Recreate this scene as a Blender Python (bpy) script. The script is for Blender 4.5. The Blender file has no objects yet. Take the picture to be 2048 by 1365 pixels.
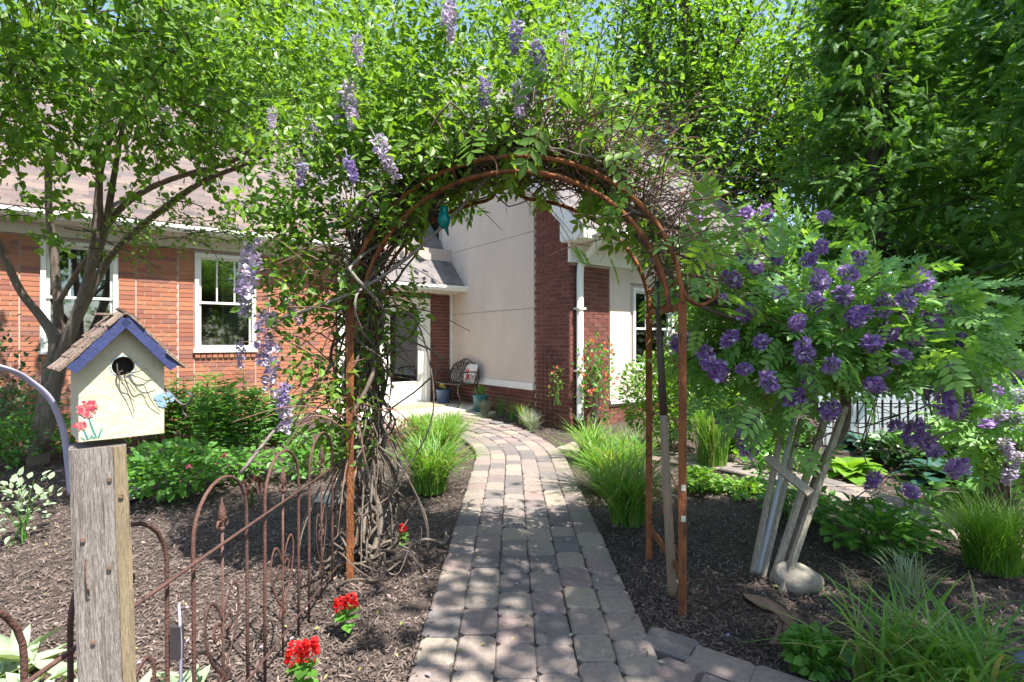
import bpy, math, random
import numpy as np
from math import radians, sin, cos, pi
random.seed(7); RNG = np.random.default_rng(11)
sc = bpy.context.scene
# ------------------------------------------------------------------ camera, sky, sun, exposure
CAM_H, FPX, CX, CY = 1.42, 1050.0, 1024.0, 684.0
cam_d = bpy.data.cameras.new('camera'); cam = bpy.data.objects.new('camera', cam_d)
sc.collection.objects.link(cam); sc.camera = cam
cam.location = (0, 0, CAM_H); cam.rotation_euler = (radians(90), 0, 0)
cam_d.sensor_width = 36; cam_d.lens = 36 * FPX / 2048; cam_d.clip_end = 600; cam_d.clip_start = .05
SUN_EL, SUN_H = radians(61), (0.743, -0.669)          # elevation, horizontal direction towards the sun
w = bpy.data.worlds.new('World'); sc.world = w; w.use_nodes = True
nt = w.node_tree; bg = nt.nodes['Background']
sky = nt.nodes.new('ShaderNodeTexSky'); sky.sky_type = 'NISHITA'; sky.sun_disc = False
sky.sun_elevation = SUN_EL; sky.sun_rotation = math.atan2(SUN_H[0], SUN_H[1])
nt.links.new(sky.outputs[0], bg.inputs[0]); bg.inputs[1].default_value = 0.135
sun_d = bpy.data.lights.new('sun', 'SUN'); sun = bpy.data.objects.new('sun', sun_d); sc.collection.objects.link(sun)
sun_d.energy = 5.0; sun_d.angle = radians(.53); sun_d.color = (1, .955, .88)
_n = math.hypot(*SUN_H)
from mathutils import Vector, Matrix
sd = Vector((SUN_H[0] / _n * cos(SUN_EL), SUN_H[1] / _n * cos(SUN_EL), sin(SUN_EL)))
sun.rotation_euler = sd.to_track_quat('Z', 'Y').to_euler(); sun.location = (5, -5, 12)
sc.view_settings.view_transform = 'Standard'; sc.view_settings.look = 'None'
sc.view_settings.exposure = 1.4; sc.view_settings.gamma = 1
sc.cycles.use_denoising = True; sc.cycles.max_bounces = 7; sc.cycles.diffuse_bounces = 4
sc.cycles.transparent_max_bounces = 6; sc.cycles.transmission_bounces = 4

# ------------------------------------------------------------------ helpers
def sstep(a, b, x):
    t = min(1, max(0, (x - a) / (b - a))); return t * t * (3 - 2 * t)
def G(x, y): return 0.16 * sstep(7.2, 9.8, y)
def P(px, py, Z): return np.array([(px - CX) / FPX * Z, Z, CAM_H + (CY - py) / FPX * Z])
def gp(px, py, dz=0):
    z = dz
    for _ in range(6):
        Z = (CAM_H - z) * FPX / (py - CY); z = G(0, Z) + dz
    return np.array([(px - CX) / FPX * Z, Z, z])
def nrm(a):
    a = np.asarray(a, float); return a / np.maximum(np.linalg.norm(a, axis=-1, keepdims=True), 1e-9)
def frames(d, n):
    d = nrm(d); n = np.asarray(n, float); n = nrm(n - (n * d).sum(-1, keepdims=True) * d); x = np.cross(d, n)
    return np.stack([x, d, n], axis=-1)
def rotz(a): c, s = cos(a), sin(a); return np.array([[c, -s, 0], [s, c, 0], [0, 0, 1.]])
def catmull(pts, k=4):
    p = np.asarray(pts, float); q = np.vstack([2 * p[0] - p[1], p, 2 * p[-1] - p[-2]]); out = []
    for i in range(1, len(q) - 2):
        for j in range(k):
            t = j / k; a, b, c, d = q[i - 1], q[i], q[i + 1], q[i + 2]
            out.append(.5 * (2 * b + (c - a) * t + (2 * a - 5 * b + 4 * c - d) * t * t + (3 * b - a - 3 * c + d) * t ** 3))
    out.append(p[-1]); return np.array(out)

class MB:
    def __init__(s): s.V = []; s.L = []; s.T = []; s.R = []; s.n = 0
    def raw(s, v, faces, rnd=None):
        v = np.asarray(v, float); s.V.append(v)
        for f in faces: s.L.append(np.asarray(f) + s.n); s.T.append(len(f))
        s.R.append(np.full(len(faces), random.random() if rnd is None else rnd)); s.n += len(v); return s
    def inst(s, tv, tf, M, Pp, rnd=None):
        tv = np.asarray(tv, float); N = len(Pp); k = len(tv)
        if N == 0: return s
        v = np.einsum('nij,kj->nki', M, tv) + np.asarray(Pp)[:, None, :]; s.V.append(v.reshape(-1, 3))
        fl = np.concatenate([np.asarray(f) for f in tf]); tot = np.array([len(f) for f in tf])
        s.L.append((fl[None] + (np.arange(N) * k)[:, None]).ravel() + s.n); s.T.extend(np.tile(tot, N).tolist())
        r = RNG.random(N) if rnd is None else np.asarray(rnd)
        s.R.append(np.repeat(r, len(tf))); s.n += N * k; return s
    def box(s, lo, hi, rnd=None):
        x0, y0, z0 = lo; x1, y1, z1 = hi
        return s.raw([(x0, y0, z0), (x1, y0, z0), (x1, y1, z0), (x0, y1, z0), (x0, y0, z1), (x1, y0, z1), (x1, y1, z1), (x0, y1, z1)], BOXF, rnd)
    def obox(s, c, ax, ay, az, rnd=None):      # centre and three half-axes
        c, ax, ay, az = map(lambda q: np.asarray(q, float), (c, ax, ay, az))
        return s.raw([c + i * ax + j * ay + k * az for k in (-1, 1) for (i, j) in ((-1, -1), (1, -1), (1, 1), (-1, 1))], BOXF, rnd)
    def bar(s, a, b, wd, th, up=(0, 0, 1), rnd=None):
        a = np.asarray(a, float); b = np.asarray(b, float); d = b - a; F = frames(d, up)
        return s.obox((a + b) / 2, F[:, 0] * wd / 2, d / 2, F[:, 2] * th / 2, rnd)
    def tube(s, pts, rad, n=6, rnd=None, flat=None):
        p = np.asarray(pts, float); m = len(p); r = np.full(m, rad) if np.isscalar(rad) else np.interp(np.linspace(0, 1, m), np.linspace(0, 1, len(rad)), rad)
        t = nrm(np.gradient(p, axis=0)); up = np.array([0, 0, 1.]) if abs(t[:, 2]).mean() < .9 else np.array([1., .3, 0]); N0 = np.empty_like(p); N0[0] = nrm(np.cross(t[0], up if abs(t[0] @ up) < .95 else np.array([0.2, 1, .1])))
        for i in range(1, m): q = N0[i - 1] - t[i] * (N0[i - 1] @ t[i]); N0[i] = q / max(1e-9, math.sqrt(q @ q))
        B = np.cross(t, N0)
        an = np.arange(n) * 2 * pi / n
        fx, fy = (1, 1) if flat is None else flat
        v = p[:, None] + r[:, None, None] * (fx * np.cos(an)[None, :, None] * N0[:, None] + fy * np.sin(an)[None, :, None] * B[:, None])
        F = [(i * n + j, i * n + (j + 1) % n, (i + 1) * n + (j + 1) % n, (i + 1) * n + j) for i in range(m - 1) for j in range(n)]
        F += [tuple(range(n))[::-1], tuple((m - 1) * n + j for j in range(n))]
        return s.raw(v.reshape(-1, 3), F, rnd)
    def lathe(s, prof, c=(0, 0, 0), n=16, rnd=None, caps=True):
        an = np.arange(n) * 2 * pi / n; m = len(prof)
        v = np.array([[c[0] + r * cos(a), c[1] + r * sin(a), c[2] + z] for r, z in prof for a in an])
        F = [(i * n + j, i * n + (j + 1) % n, (i + 1) * n + (j + 1) % n, (i + 1) * n + j) for i in range(m - 1) for j in range(n)]
        if caps: F += [tuple(range(n))[::-1], tuple((m - 1) * n + j for j in range(n))]
        return s.raw(v, F, rnd)
    def mesh(s, name, mat, smooth=False, origin=None):
        me = bpy.data.meshes.new(name); V = np.concatenate(s.V) if s.V else np.zeros((0, 3))
        if origin is not None: V = V - np.asarray(origin)
        L = np.concatenate([np.atleast_1d(q) for q in s.L]).astype(np.int32); T = np.array(s.T, np.int32)
        me.vertices.add(len(V)); me.vertices.foreach_set('co', V.astype(np.float32).ravel())
        me.loops.add(len(L)); me.loops.foreach_set('vertex_index', L)
        me.polygons.add(len(T)); me.polygons.foreach_set('loop_start', np.concatenate([[0], np.cumsum(T)[:-1]]).astype(np.int32))
        me.update(calc_edges=True)
        at = me.attributes.new('rnd', 'FLOAT', 'FACE'); at.data.foreach_set('value', np.concatenate(s.R).astype(np.float32))
        me.polygons.foreach_set('use_smooth', np.full(len(T), bool(smooth)))
        me.materials.append(mat); return me
    def build(s, name, mat, parent=None, smooth=False, kind=None, label=None, loc=None):
        o_ = ORG.get(parent.name) if parent is not None else loc
        me = s.mesh(name, mat, smooth, o_); return link(name, me, parent, kind, label, loc if parent is None else None)
BOXF = [(0, 3, 2, 1), (4, 5, 6, 7), (0, 1, 5, 4), (1, 2, 6, 5), (2, 3, 7, 6), (3, 0, 4, 7)]
ORG = {}; COL = sc.collection
def link(name, me, parent=None, kind=None, label=None, loc=None):
    o = bpy.data.objects.new(name, me); COL.objects.link(o)
    if parent is not None: o.parent = parent; ORG[o.name] = ORG.get(parent.name)
    if loc is not None: o.location = loc; ORG[o.name] = np.asarray(loc, float)
    if kind: o['kind'] = kind
    if label: o['label'] = label
    return o
def thing(name, label, cat, loc=(0, 0, 0), group=None):
    o = bpy.data.objects.new(name, None); COL.objects.link(o); o.location = loc; o.empty_display_size = .1
    o['label'] = label; o['category'] = cat
    if group: o['group'] = group
    ORG[o.name] = np.asarray(loc, float); return o
def tag(o, label, cat, group=None):
    o['label'] = label; o['category'] = cat
    if group: o['group'] = group
    return o
def struct(o): o['kind'] = 'structure'; return o

# ------------------------------------------------------------------ materials
def mat(name, cols, rough=.7, nscale=12, namt=.25, bump=0, bscale=60, trans=0, tcol=None, metal=0, spec=.5, ncol=None, nthr=(.45, .6), stretch=None, objrnd=True, coat=0):
    m = bpy.data.materials.new(name); m.use_nodes = True; t = m.node_tree; N, K = t.nodes, t.links; b = N['Principled BSDF']; out = N['Material Output']
    at = N.new('ShaderNodeAttribute'); at.attribute_name = 'rnd'; val = at.outputs['Fac']
    if objrnd:
        oi = N.new('ShaderNodeObjectInfo'); ad = N.new('ShaderNodeMath'); ad.operation = 'ADD'; K.new(val, ad.inputs[0]); K.new(oi.outputs['Random'], ad.inputs[1])
        fr = N.new('ShaderNodeMath'); fr.operation = 'FRACT'; K.new(ad.outputs[0], fr.inputs[0]); val = fr.outputs[0]
    rp = N.new('ShaderNodeValToRGB'); e = rp.color_ramp.elements
    while len(e) < len(cols): e.new(.5)
    for i, c in enumerate(cols): e[i].position = i / max(1, len(cols) - 1); e[i].color = (*c, 1)
    if len(cols) == 1: e[1].color = (*cols[0], 1)
    K.new(val, rp.inputs[0]); col = rp.outputs[0]
    geo = N.new('ShaderNodeNewGeometry'); pos = geo.outputs['Position']
    if stretch:
        mp = N.new('ShaderNodeMapping'); mp.inputs['Scale'].default_value = stretch; K.new(pos, mp.inputs[0]); pos = mp.outputs[0]
    if namt > 0:
        nz = N.new('ShaderNodeTexNoise'); nz.inputs['Scale'].default_value = nscale; nz.inputs['Detail'].default_value = 6; nz.inputs['Roughness'].default_value = .65; K.new(pos, nz.inputs[0])
        mr = N.new('ShaderNodeMapRange'); mr.inputs[1].default_value = .25; mr.inputs[2].default_value = .75; mr.inputs[3].default_value = 1 - namt; mr.inputs[4].default_value = 1 + namt; K.new(nz.outputs[0], mr.inputs[0])
        mx = N.new('ShaderNodeMix'); mx.data_type = 'RGBA'; mx.blend_type = 'MULTIPLY'; mx.inputs[0].default_value = 1; K.new(col, mx.inputs[6]); K.new(mr.outputs[0], mx.inputs[7]); col = mx.outputs[2]
        if ncol:
            n2 = N.new('ShaderNodeTexNoise'); n2.inputs['Scale'].default_value = nscale * 1.7; n2.inputs['Detail'].default_value = 8; n2.inputs['Roughness'].default_value = .75; K.new(pos, n2.inputs[0])
            m2 = N.new('ShaderNodeMapRange'); m2.inputs[1].default_value = nthr[0]; m2.inputs[2].default_value = nthr[1]; K.new(n2.outputs[0], m2.inputs[0])
            mx2 = N.new('ShaderNodeMix'); mx2.data_type = 'RGBA'; K.new(m2.outputs[0], mx2.inputs[0]); K.new(col, mx2.inputs[6]); mx2.inputs[7].default_value = (*ncol, 1); col = mx2.outputs[2]
    K.new(col, b.inputs['Base Color']); b.inputs['Roughness'].default_value = rough; b.inputs['Metallic'].default_value = metal
    b.inputs['Specular IOR Level'].default_value = spec; b.inputs['Coat Weight'].default_value = coat
    if bump:
        bn = N.new('ShaderNodeTexNoise'); bn.inputs['Scale'].default_value = bscale; bn.inputs['Detail'].default_value = 5; K.new(pos, bn.inputs[0])
        bp = N.new('ShaderNodeBump'); bp.inputs['Strength'].default_value = bump; bp.inputs['Distance'].default_value = .02; K.new(bn.outputs[0], bp.inputs['Height']); K.new(bp.outputs[0], b.inputs['Normal'])
    if trans:
        tr = N.new('ShaderNodeBsdfTranslucent'); tm = N.new('ShaderNodeMix'); tm.data_type = 'RGBA'; tm.blend_type = 'MULTIPLY'; tm.inputs[0].default_value = 1
        K.new(col, tm.inputs[6]); tm.inputs[7].default_value = (*(tcol or (1.5, 1.5, .6)), 1); K.new(tm.outputs[2], tr.inputs[0])
        ms = N.new('ShaderNodeMixShader'); ms.inputs[0].default_value = trans; K.new(b.outputs[0], ms.inputs[1]); K.new(tr.outputs[0], ms.inputs[2]); K.new(ms.outputs[0], out.inputs[0])
    return m
def leafm(name, cols, trans=.42, rough=.42, tcol=(1.7, 1.6, .5), spec=.45): return mat(name, cols, rough, 9, .18, trans=trans, tcol=tcol, spec=spec)
MT = {}
MT['mulch'] = mat('mulch_soil', [(.075, .053, .044)], .95, 16, .45, .9, 45, ncol=(.028, .02, .017), nthr=(.45, .62))
MT['chip'] = mat('mulch_chips', [(.035, .024, .02), (.095, .067, .055), (.145, .105, .088), (.18, .135, .112), (.09, .062, .05), (.27, .21, .175)], .85, 40, .25)
MT['joint'] = mat('joint_sand', [(.06, .05, .042)], .95, 50, .35, .5, 150, ncol=(.045, .04, .03))
MT['paver'] = mat('paver_concrete', [(.24, .188, .168), (.29, .236, .20), (.20, .172, .16), (.32, .268, .208), (.235, .20, .176), (.265, .196, .178), (.175, .152, .145), (.145, .128, .128), (.235, .175, .16)], .9, 34, .26, .5, 190, ncol=(.13, .115, .10), nthr=(.58, .72))
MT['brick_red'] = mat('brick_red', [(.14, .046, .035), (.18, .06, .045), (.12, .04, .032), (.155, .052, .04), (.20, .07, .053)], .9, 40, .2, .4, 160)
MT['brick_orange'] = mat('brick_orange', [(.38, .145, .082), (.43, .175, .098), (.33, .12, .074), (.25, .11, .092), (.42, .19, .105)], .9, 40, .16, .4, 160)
MT['mortar'] = mat('mortar', [(.50, .40, .35)], .95, 60, .15, .4, 200)
MT['stucco'] = mat('stucco', [(.64, .54, .465)], .92, 1.6, .10, .35, 240, stretch=(1.5, 1.5, .5))
MT['white'] = mat('white_paint', [(.78, .77, .73)], .45, 5, .05)
MT['soffit'] = mat('soffit_paint', [(.60, .57, .51)], .6, 5, .06)
MT['shingle'] = mat('roof_shingles', [(.135, .10, .095), (.185, .135, .122), (.11, .095, .098), (.21, .16, .132), (.155, .118, .11), (.10, .084, .086)], .95, 60, .22, .5, 250)
MT['shingle_d'] = mat('porch_shingles', [(.16, .14, .14), (.205, .178, .168), (.125, .114, .12), (.175, .158, .158), (.10, .092, .098)], .95, 60, .2, .5, 250)
MT['concrete'] = mat('porch_concrete', [(.58, .53, .46)], .9, 4, .1, .2, 120)
MT['blind'] = mat('window_blind', [(.8, .8, .78)], .6, 5, .03)
MT['dark'] = mat('dark_interior', [(.012, .013, .014)], .9, 5, .1)
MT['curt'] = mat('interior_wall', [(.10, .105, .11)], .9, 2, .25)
MT['rust'] = mat('rusty_iron', [(.25, .085, .027), (.31, .115, .038)], .88, 14, .35, .6, 90, ncol=(.085, .03, .016), nthr=(.47, .64), stretch=(1, 1, .35))
MT['rust_d'] = mat('fence_rust', [(.085, .040, .032), (.11, .05, .038), (.07, .034, .028)], .8, 20, .35, .4, 120, ncol=(.17, .078, .055), nthr=(.55, .7))
MT['rust_b'] = mat('brown_sheet_iron', [(.17, .10, .072)], .8, 12, .35, .4, 80)
MT['bark'] = mat('redbud_bark', [(.15, .115, .09), (.18, .14, .11)], .9, 16, .35, .6, 60, ncol=(.30, .25, .20), nthr=(.58, .7), stretch=(1, 1, .3))
MT['bark_d'] = mat('dark_bark', [(.06, .05, .04), (.085, .07, .055)], .95, 10, .35, .6, 40, stretch=(1, 1, .3))
MT['vine'] = mat('vine_bark', [(.13, .10, .078), (.19, .155, .125), (.095, .07, .052), (.25, .215, .18)], .9, 30, .3, .4, 100)
MT['twig_r'] = mat('red_twigs', [(.13, .06, .04), (.19, .10, .07), (.10, .06, .045)], .85, 30, .2)
MT['greywood'] = mat('weathered_wood', [(.34, .30, .27)], .9, 5, .22, .9, 26, ncol=(.19, .14, .115), nthr=(.48, .66), stretch=(14, 14, .7))
MT['newwood'] = mat('split_wood_side', [(.25, .195, .12)], .85, 6, .3, .6, 30, stretch=(10, 10, .7))
MT['stake'] = mat('stake_wood', [(.42, .365, .28), (.47, .42, .34)], .85, 8, .25, .4, 40, ncol=(.28, .22, .16), stretch=(10, 10, .8))
MT['stake_w'] = mat('stake_pale', [(.58, .62, .63)], .7, 10, .15)
MT['handle'] = mat('tool_handle', [(.27, .19, .125)], .7, 7, .25, .2, 40, stretch=(10, 10, .7))
MT['handle_d'] = mat('tool_handle_stained', [(.07, .045, .032)], .6, 7, .25)
MT['cream'] = mat('cream_paint', [(.52, .49, .345)], .65, 9, .07, .3, 35, ncol=(.44, .41, .29), nthr=(.55, .8))
MT['blue'] = mat('blue_paint', [(.028, .038, .125)], .6, 25, .25, .12, 140, ncol=(.08, .10, .22), nthr=(.58, .74))
MT['shake'] = mat('cedar_shake', [(.17, .115, .085), (.27, .195, .15), (.21, .15, .12), (.33, .25, .20)], .9, 14, .3, .5, 60, stretch=(8, 8, 2))
MT['pinkp'] = mat('pink_paint', [(.36, .02, .05), (.44, .06, .09), (.5, .2, .19), (.3, .015, .04)], .6, 40, .1)
MT['tealp'] = mat('teal_paint', [(.03, .21, .22)], .6, 40, .2)
MT['skyp'] = mat('light_blue_paint', [(.19, .31, .46), (.26, .38, .50)], .6, 40, .15)
MT['lav'] = mat('lavender_metal', [(.36, .35, .47)], .4, 12, .12, metal=.15)
MT['dmetal'] = mat('dark_metal', [(.07, .06, .065)], .45, 20, .2, metal=.3)
MT['bench'] = mat('cast_metal_bronze', [(.065, .05, .043), (.085, .065, .055)], .42, 20, .2, metal=.45)
MT['rock'] = mat('garden_rock', [(.33, .29, .235)], .9, 7, .25, .5, 25, ncol=(.20, .19, .17), nthr=(.5, .65))
MT['flag'] = mat('flagstone', [(.42, .37, .30)], .9, 6, .2, .5, 30)
MT['potb'] = mat('blue_pot', [(.09, .14, .27)], .35, 6, .15)
MT['potg'] = mat('teal_pot', [(.025, .15, .16)], .3, 6, .2)
MT['potgrey'] = mat('grey_pot', [(.32, .31, .30)], .7, 6, .15)
MT['black'] = mat('black_plastic', [(.015, .015, .017)], .5, 10, .1)
MT['cover'] = mat('black_cover', [(.02, .02, .026)], .55, 5, .3, .4, 12)
MT['cush'] = mat('cushion_white', [(.72, .66, .6)], .9, 20, .08)
MT['redp'] = mat('red_print', [(.55, .015, .03)], .9, 20, .08)
MT['mat'] = mat('door_mat', [(.42, .33, .19)], .95, 40, .3, .5, 100)
MT['navy'] = mat('navy_enamel', [(.08, .085, .20)], .4, 10, .1)
MT['tag'] = mat('sticker_paper', [(.55, .5, .42)], .8, 60, .4)
MT['bulb'] = mat('white_fence', [(.62, .66, .68)], .6, 5, .06)
MT['ground2'] = mat('gravel_far', [(.30, .26, .2)], .95, 2, .3)
# foliage
MT['l_red'] = leafm('redbud_leaf', [(.09, .19, .028), (.13, .255, .032), (.17, .31, .04), (.10, .22, .045)], .48)
MT['l_pod'] = leafm('redbud_pod', [(.13, .17, .04), (.17, .14, .05)], .25)
MT['l_vine'] = leafm('vine_leaf', [(.07, .155, .024), (.115, .23, .032), (.165, .30, .042), (.20, .34, .06), (.09, .19, .03)], .45)
MT['l_wis'] = leafm('wisteria_leaf', [(.14, .30, .08), (.19, .38, .095), (.25, .45, .12), (.16, .33, .09)], .4)
MT['l_bg'] = leafm('maple_leaf', [(.085, .19, .025), (.12, .25, .03), (.165, .31, .04), (.10, .21, .03)], .5)
MT['l_bg2'] = leafm('far_leaf', [(.09, .19, .022), (.13, .26, .03), (.18, .33, .035)], .45)
MT['l_cedar'] = leafm('cedar_spray', [(.07, .17, .03), (.10, .225, .038), (.14, .29, .05), (.08, .19, .034)], .5, .6)
MT['l_day'] = leafm('daylily_blade', [(.09, .22, .035), (.13, .29, .04), (.19, .36, .07), (.11, .25, .04), (.14, .30, .045), (.20, .34, .08), (.40, .34, .17)], .4)
MT['l_grass'] = leafm('fine_grass', [(.09, .22, .025), (.14, .30, .04), (.19, .34, .06)], .4)
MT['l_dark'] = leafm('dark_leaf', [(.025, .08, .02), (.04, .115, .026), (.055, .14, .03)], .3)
MT['l_mid'] = leafm('mid_leaf', [(.075, .20, .04), (.105, .26, .045), (.14, .32, .055), (.09, .22, .03)], .4)
MT['l_lime'] = leafm('lime_leaf', [(.13, .28, .03), (.17, .34, .04), (.22, .38, .06)], .4)
MT['l_shrub'] = leafm('shrub_leaf', [(.10, .22, .03), (.14, .28, .04), (.18, .33, .05), (.07, .17, .03)], .4)
MT['l_blue'] = leafm('blue_hosta_leaf', [(.035, .10, .08), (.05, .13, .10)], .25)
MT['l_silver'] = leafm('silver_leaf', [(.26, .34, .22), (.34, .42, .28), (.22, .30, .20)], .25, .8)
MT['l_lavender'] = leafm('lavender_leaf', [(.20, .27, .15), (.28, .34, .22), (.30, .28, .36)], .25, .8)
MT['l_bur'] = leafm('burgundy_leaf', [(.13, .03, .03), (.22, .06, .05), (.16, .09, .05)], .35)
MT['f_purple'] = leafm('purple_petal', [(.17, .07, .30), (.30, .16, .46), (.44, .30, .58), (.24, .11, .38), (.62, .52, .72), (.30, .18, .36)], .3, .55, (1.2, 1, 1.3))
MT['f_lav'] = leafm('lavender_petal', [(.24, .18, .42), (.36, .29, .52), (.30, .22, .46), (.46, .40, .56)], .3, .6, (1.1, 1, 1.2))
MT['f_pale'] = leafm('pale_lavender_petal', [(.40, .34, .50), (.55, .49, .62), (.62, .55, .58), (.30, .22, .48)], .35, .6, (1.1, 1, 1.1))
MT['f_red'] = leafm('red_petal', [(.55, .008, .012), (.70, .02, .015), (.42, .005, .01)], .3, .5, (1.3, .8, .8))
MT['f_orange'] = leafm('orange_petal', [(.75, .13, .04), (.80, .22, .08), (.7, .28, .2)], .3, .5, (1.2, 1, .8))
MT['f_pink'] = leafm('pink_petal', [(.65, .10, .18), (.75, .2, .28)], .3, .5, (1.2, .9, .9))
MT['f_yel'] = leafm('yellow_petal', [(.75, .7, .3)], .3, .5, (1.1, 1, .8))
MT['litter'] = mat('leaf_litter', [(.30, .22, .10), (.12, .20, .04), (.36, .28, .40), (.22, .13, .07), (.42, .36, .28)], .8, 30, .2)
def glassm(name, tint, refl):
    m = bpy.data.materials.new(name); m.use_nodes = True; t = m.node_tree; N, K = t.nodes, t.links; N.remove(N['Principled BSDF'])
    g = N.new('ShaderNodeBsdfGlossy'); g.inputs['Roughness'].default_value = .03; g.inputs[0].default_value = (.9, .95, 1, 1)
    tr = N.new('ShaderNodeBsdfTransparent'); tr.inputs[0].default_value = (*tint, 1); lw = N.new('ShaderNodeFresnel'); lw.inputs[0].default_value = 1.9
    mm = N.new('ShaderNodeMath'); mm.operation = 'MULTIPLY_ADD'; mm.inputs[1].default_value = .9; mm.inputs[2].default_value = refl; K.new(lw.outputs[0], mm.inputs[0])
    ms = N.new('ShaderNodeMixShader'); K.new(mm.outputs[0], ms.inputs[0]); K.new(tr.outputs[0], ms.inputs[1]); K.new(g.outputs[0], ms.inputs[2]); K.new(ms.outputs[0], N['Material Output'].inputs[0]); return m
MT['glass'] = glassm('window_glass', (.62, .66, .68), .08)
m = bpy.data.materials.new('teal_glass'); m.use_nodes = True; b = m.node_tree.nodes['Principled BSDF']
b.inputs['Base Color'].default_value = (.0, .32, .33, 1); b.inputs['Roughness'].default_value = .08; b.inputs['Transmission Weight'].default_value = .45; b.inputs['IOR'].default_value = 1.45; MT['teal'] = m

# leaf templates: length along +y, normal +z
def leaf_t(wd, fold=.12, pos=(.28, .62), curl=.1):
    a, c = pos
    return ([(0, 0, 0), (wd * .46, a, fold * wd), (wd * .40, c, fold * wd - curl * .4), (0, 1, -curl), (-wd * .40, c, fold * wd - curl * .4), (-wd * .46, a, fold * wd)],
            [(0, 1, 2, 3), (0, 3, 4, 5)])
OVATE = leaf_t(.58); HEART = leaf_t(.95, .14, (.22, .58), .18); NARROW = leaf_t(.22, .1, (.3, .65), .15); BROAD = leaf_t(.72, .1, (.3, .66), .15)
DIAM = ([(0, 0, 0), (.3, .45, .05), (0, 1, -.06), (-.3, .45, .05)], [(0, 1, 2, 3)])
def frond_t(k=5, wl=.42):
    v, f = [], []
    def leaf(b, d, L):
        d = nrm(np.array(d)); s_ = nrm(np.cross(d, [0, 0, 1.])); n = len(v); b = np.array(b)
        v.extend([b, b + d * L * .28 + s_ * L * .2 + [0, 0, .012], b + d * L * .62 + s_ * L * .19 + [0, 0, .01], b + d * L, b + d * L * .62 - s_ * L * .19 + [0, 0, .01], b + d * L * .28 - s_ * L * .2 + [0, 0, .012]]); f.append((n, n + 1, n + 2, n + 3)); f.append((n, n + 3, n + 4, n + 5))
    for i in range(k):
        t = .2 + .68 * i / (k - 1); z = -.25 * t * t
        for sg in (-1, 1): leaf((0, t, z), (sg, .55, -.25), wl * (1 - .25 * abs(t - .5)))
    leaf((0, .92, -.22), (0, 1, -.35), wl * .95); n = len(v)
    v.extend([(-.008, 0, 0), (.008, 0, 0), (.006, .93, -.23), (-.006, .93, -.23)]); f.append((n, n + 1, n + 2, n + 3))
    return np.array(v), f
FROND = frond_t(4, .5); FROND6 = frond_t(4, .46)
def rand_dirs(n): return nrm(RNG.normal(size=(n, 3)))
def leaves(mb, pos, size, tpl=OVATE, out=None, droop=.3, upn=.7, rnd=None):
    n = len(pos); d = rand_dirs(n); d[:, 2] *= .5
    if out is not None: d = d * .8 + out
    d[:, 2] -= droop; nn = rand_dirs(n) * (1 - upn) + np.array([0, 0, upn]) + np.array([.15, -.25, 0])
    s = size * RNG.uniform(.45, 1.25, n); mb.inst(tpl[0], tpl[1], frames(d, nn) * s[:, None, None], pos, rnd); return mb
def ball(n, c, r, shell=.45):
    d = rand_dirs(n); return np.asarray(c) + d * (RNG.random((n, 1)) ** shell) * np.asarray(r)
def wob(pts, amp):
    p = np.asarray(pts, float); return p + RNG.normal(size=p.shape) * amp
def blades(mb, base, n, h, spread, wd, r0=.1, droop=.55, seg=5, az=None, rnd=None):
    a = RNG.uniform(0, 2 * pi, n) if az is None else az; L = h * RNG.uniform(.65, 1.2, n); S = spread * RNG.uniform(.25, 1.15, n); W = wd * RNG.uniform(.6, 1.1, n)
    rr = r0 * np.sqrt(RNG.random(n)); ab = RNG.uniform(0, 2 * pi, n); b = np.asarray(base) + np.stack([rr * np.cos(ab), rr * np.sin(ab), np.zeros(n)], 1)
    t = np.linspace(0, 1, seg + 1); dr = droop * RNG.uniform(.5, 1.3, n)
    hx = S[:, None] * t[None] ** 1.6; hz = L[:, None] * (t[None] * 1.25 - dr[:, None] * t[None] ** 2.4)
    ctr = b[:, None] + np.stack([np.cos(a)[:, None] * hx, np.sin(a)[:, None] * hx, hz], -1)
    ta = a + RNG.normal(size=n) * .5; side = np.stack([-np.sin(ta), np.cos(ta), np.zeros(n)], 1)
    wt = np.array([.7, 1, .95, .75, .45, .04]) if seg == 5 else np.interp(t, [0, .3, 1], [.7, 1, .04])
    o = side[:, None] * (W[:, None] * wt[None] / 2)[..., None]
    v = np.stack([ctr - o, ctr + o], 2).reshape(-1, 3); k = 2 * (seg + 1)
    f = np.array([(2 * i, 2 * i + 1, 2 * i + 3, 2 * i + 2) for i in range(seg)])
    mb.V.append(v); mb.L.append((f.ravel()[None] + (np.arange(n) * k)[:, None]).ravel() + mb.n); mb.T.extend([4] * (seg * n))
    mb.R.append(np.repeat(RNG.random(n) if rnd is None else rnd, seg)); mb.n += len(v); return mb
# ------------------------------------------------------------------ ground and paths
def path_frame(ctr):
    p = catmull(ctr, 12); s = np.concatenate([[0], np.cumsum(np.linalg.norm(np.diff(p, axis=0), axis=1))]); t = nrm(np.gradient(p, axis=0)); return p, s, t
MAIN = [(.105, 1.2), (.105, 2.5), (.105, 3.8), (.105, 5), (.105, 5.8), (.09, 6.45), (-.02, 7.1), (-.25, 7.7), (-.65, 8.22), (-1.12, 8.6)]
SIDE = [(.78, 7.0), (1.5, 6.62), (2.4, 5.98), (2.92, 5.28), (3.15, 4.7), (3.32, 4.1), (3.45, 3.3), (3.5, 2.4)]
def near_path(x, y, pad=0):
    for ctr, hw in ((MAIN_P, .54), (SIDE_P, .3)):
        if np.min(np.hypot(ctr[:, 0] - x, ctr[:, 1] - y)) < hw + pad: return True
    return x > .6 and x < 1.5 and y < 2.1 + (1.0 - x) * .3
MAIN_P, SIDE_P = path_frame(MAIN)[0], path_frame(SIDE)[0]
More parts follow.
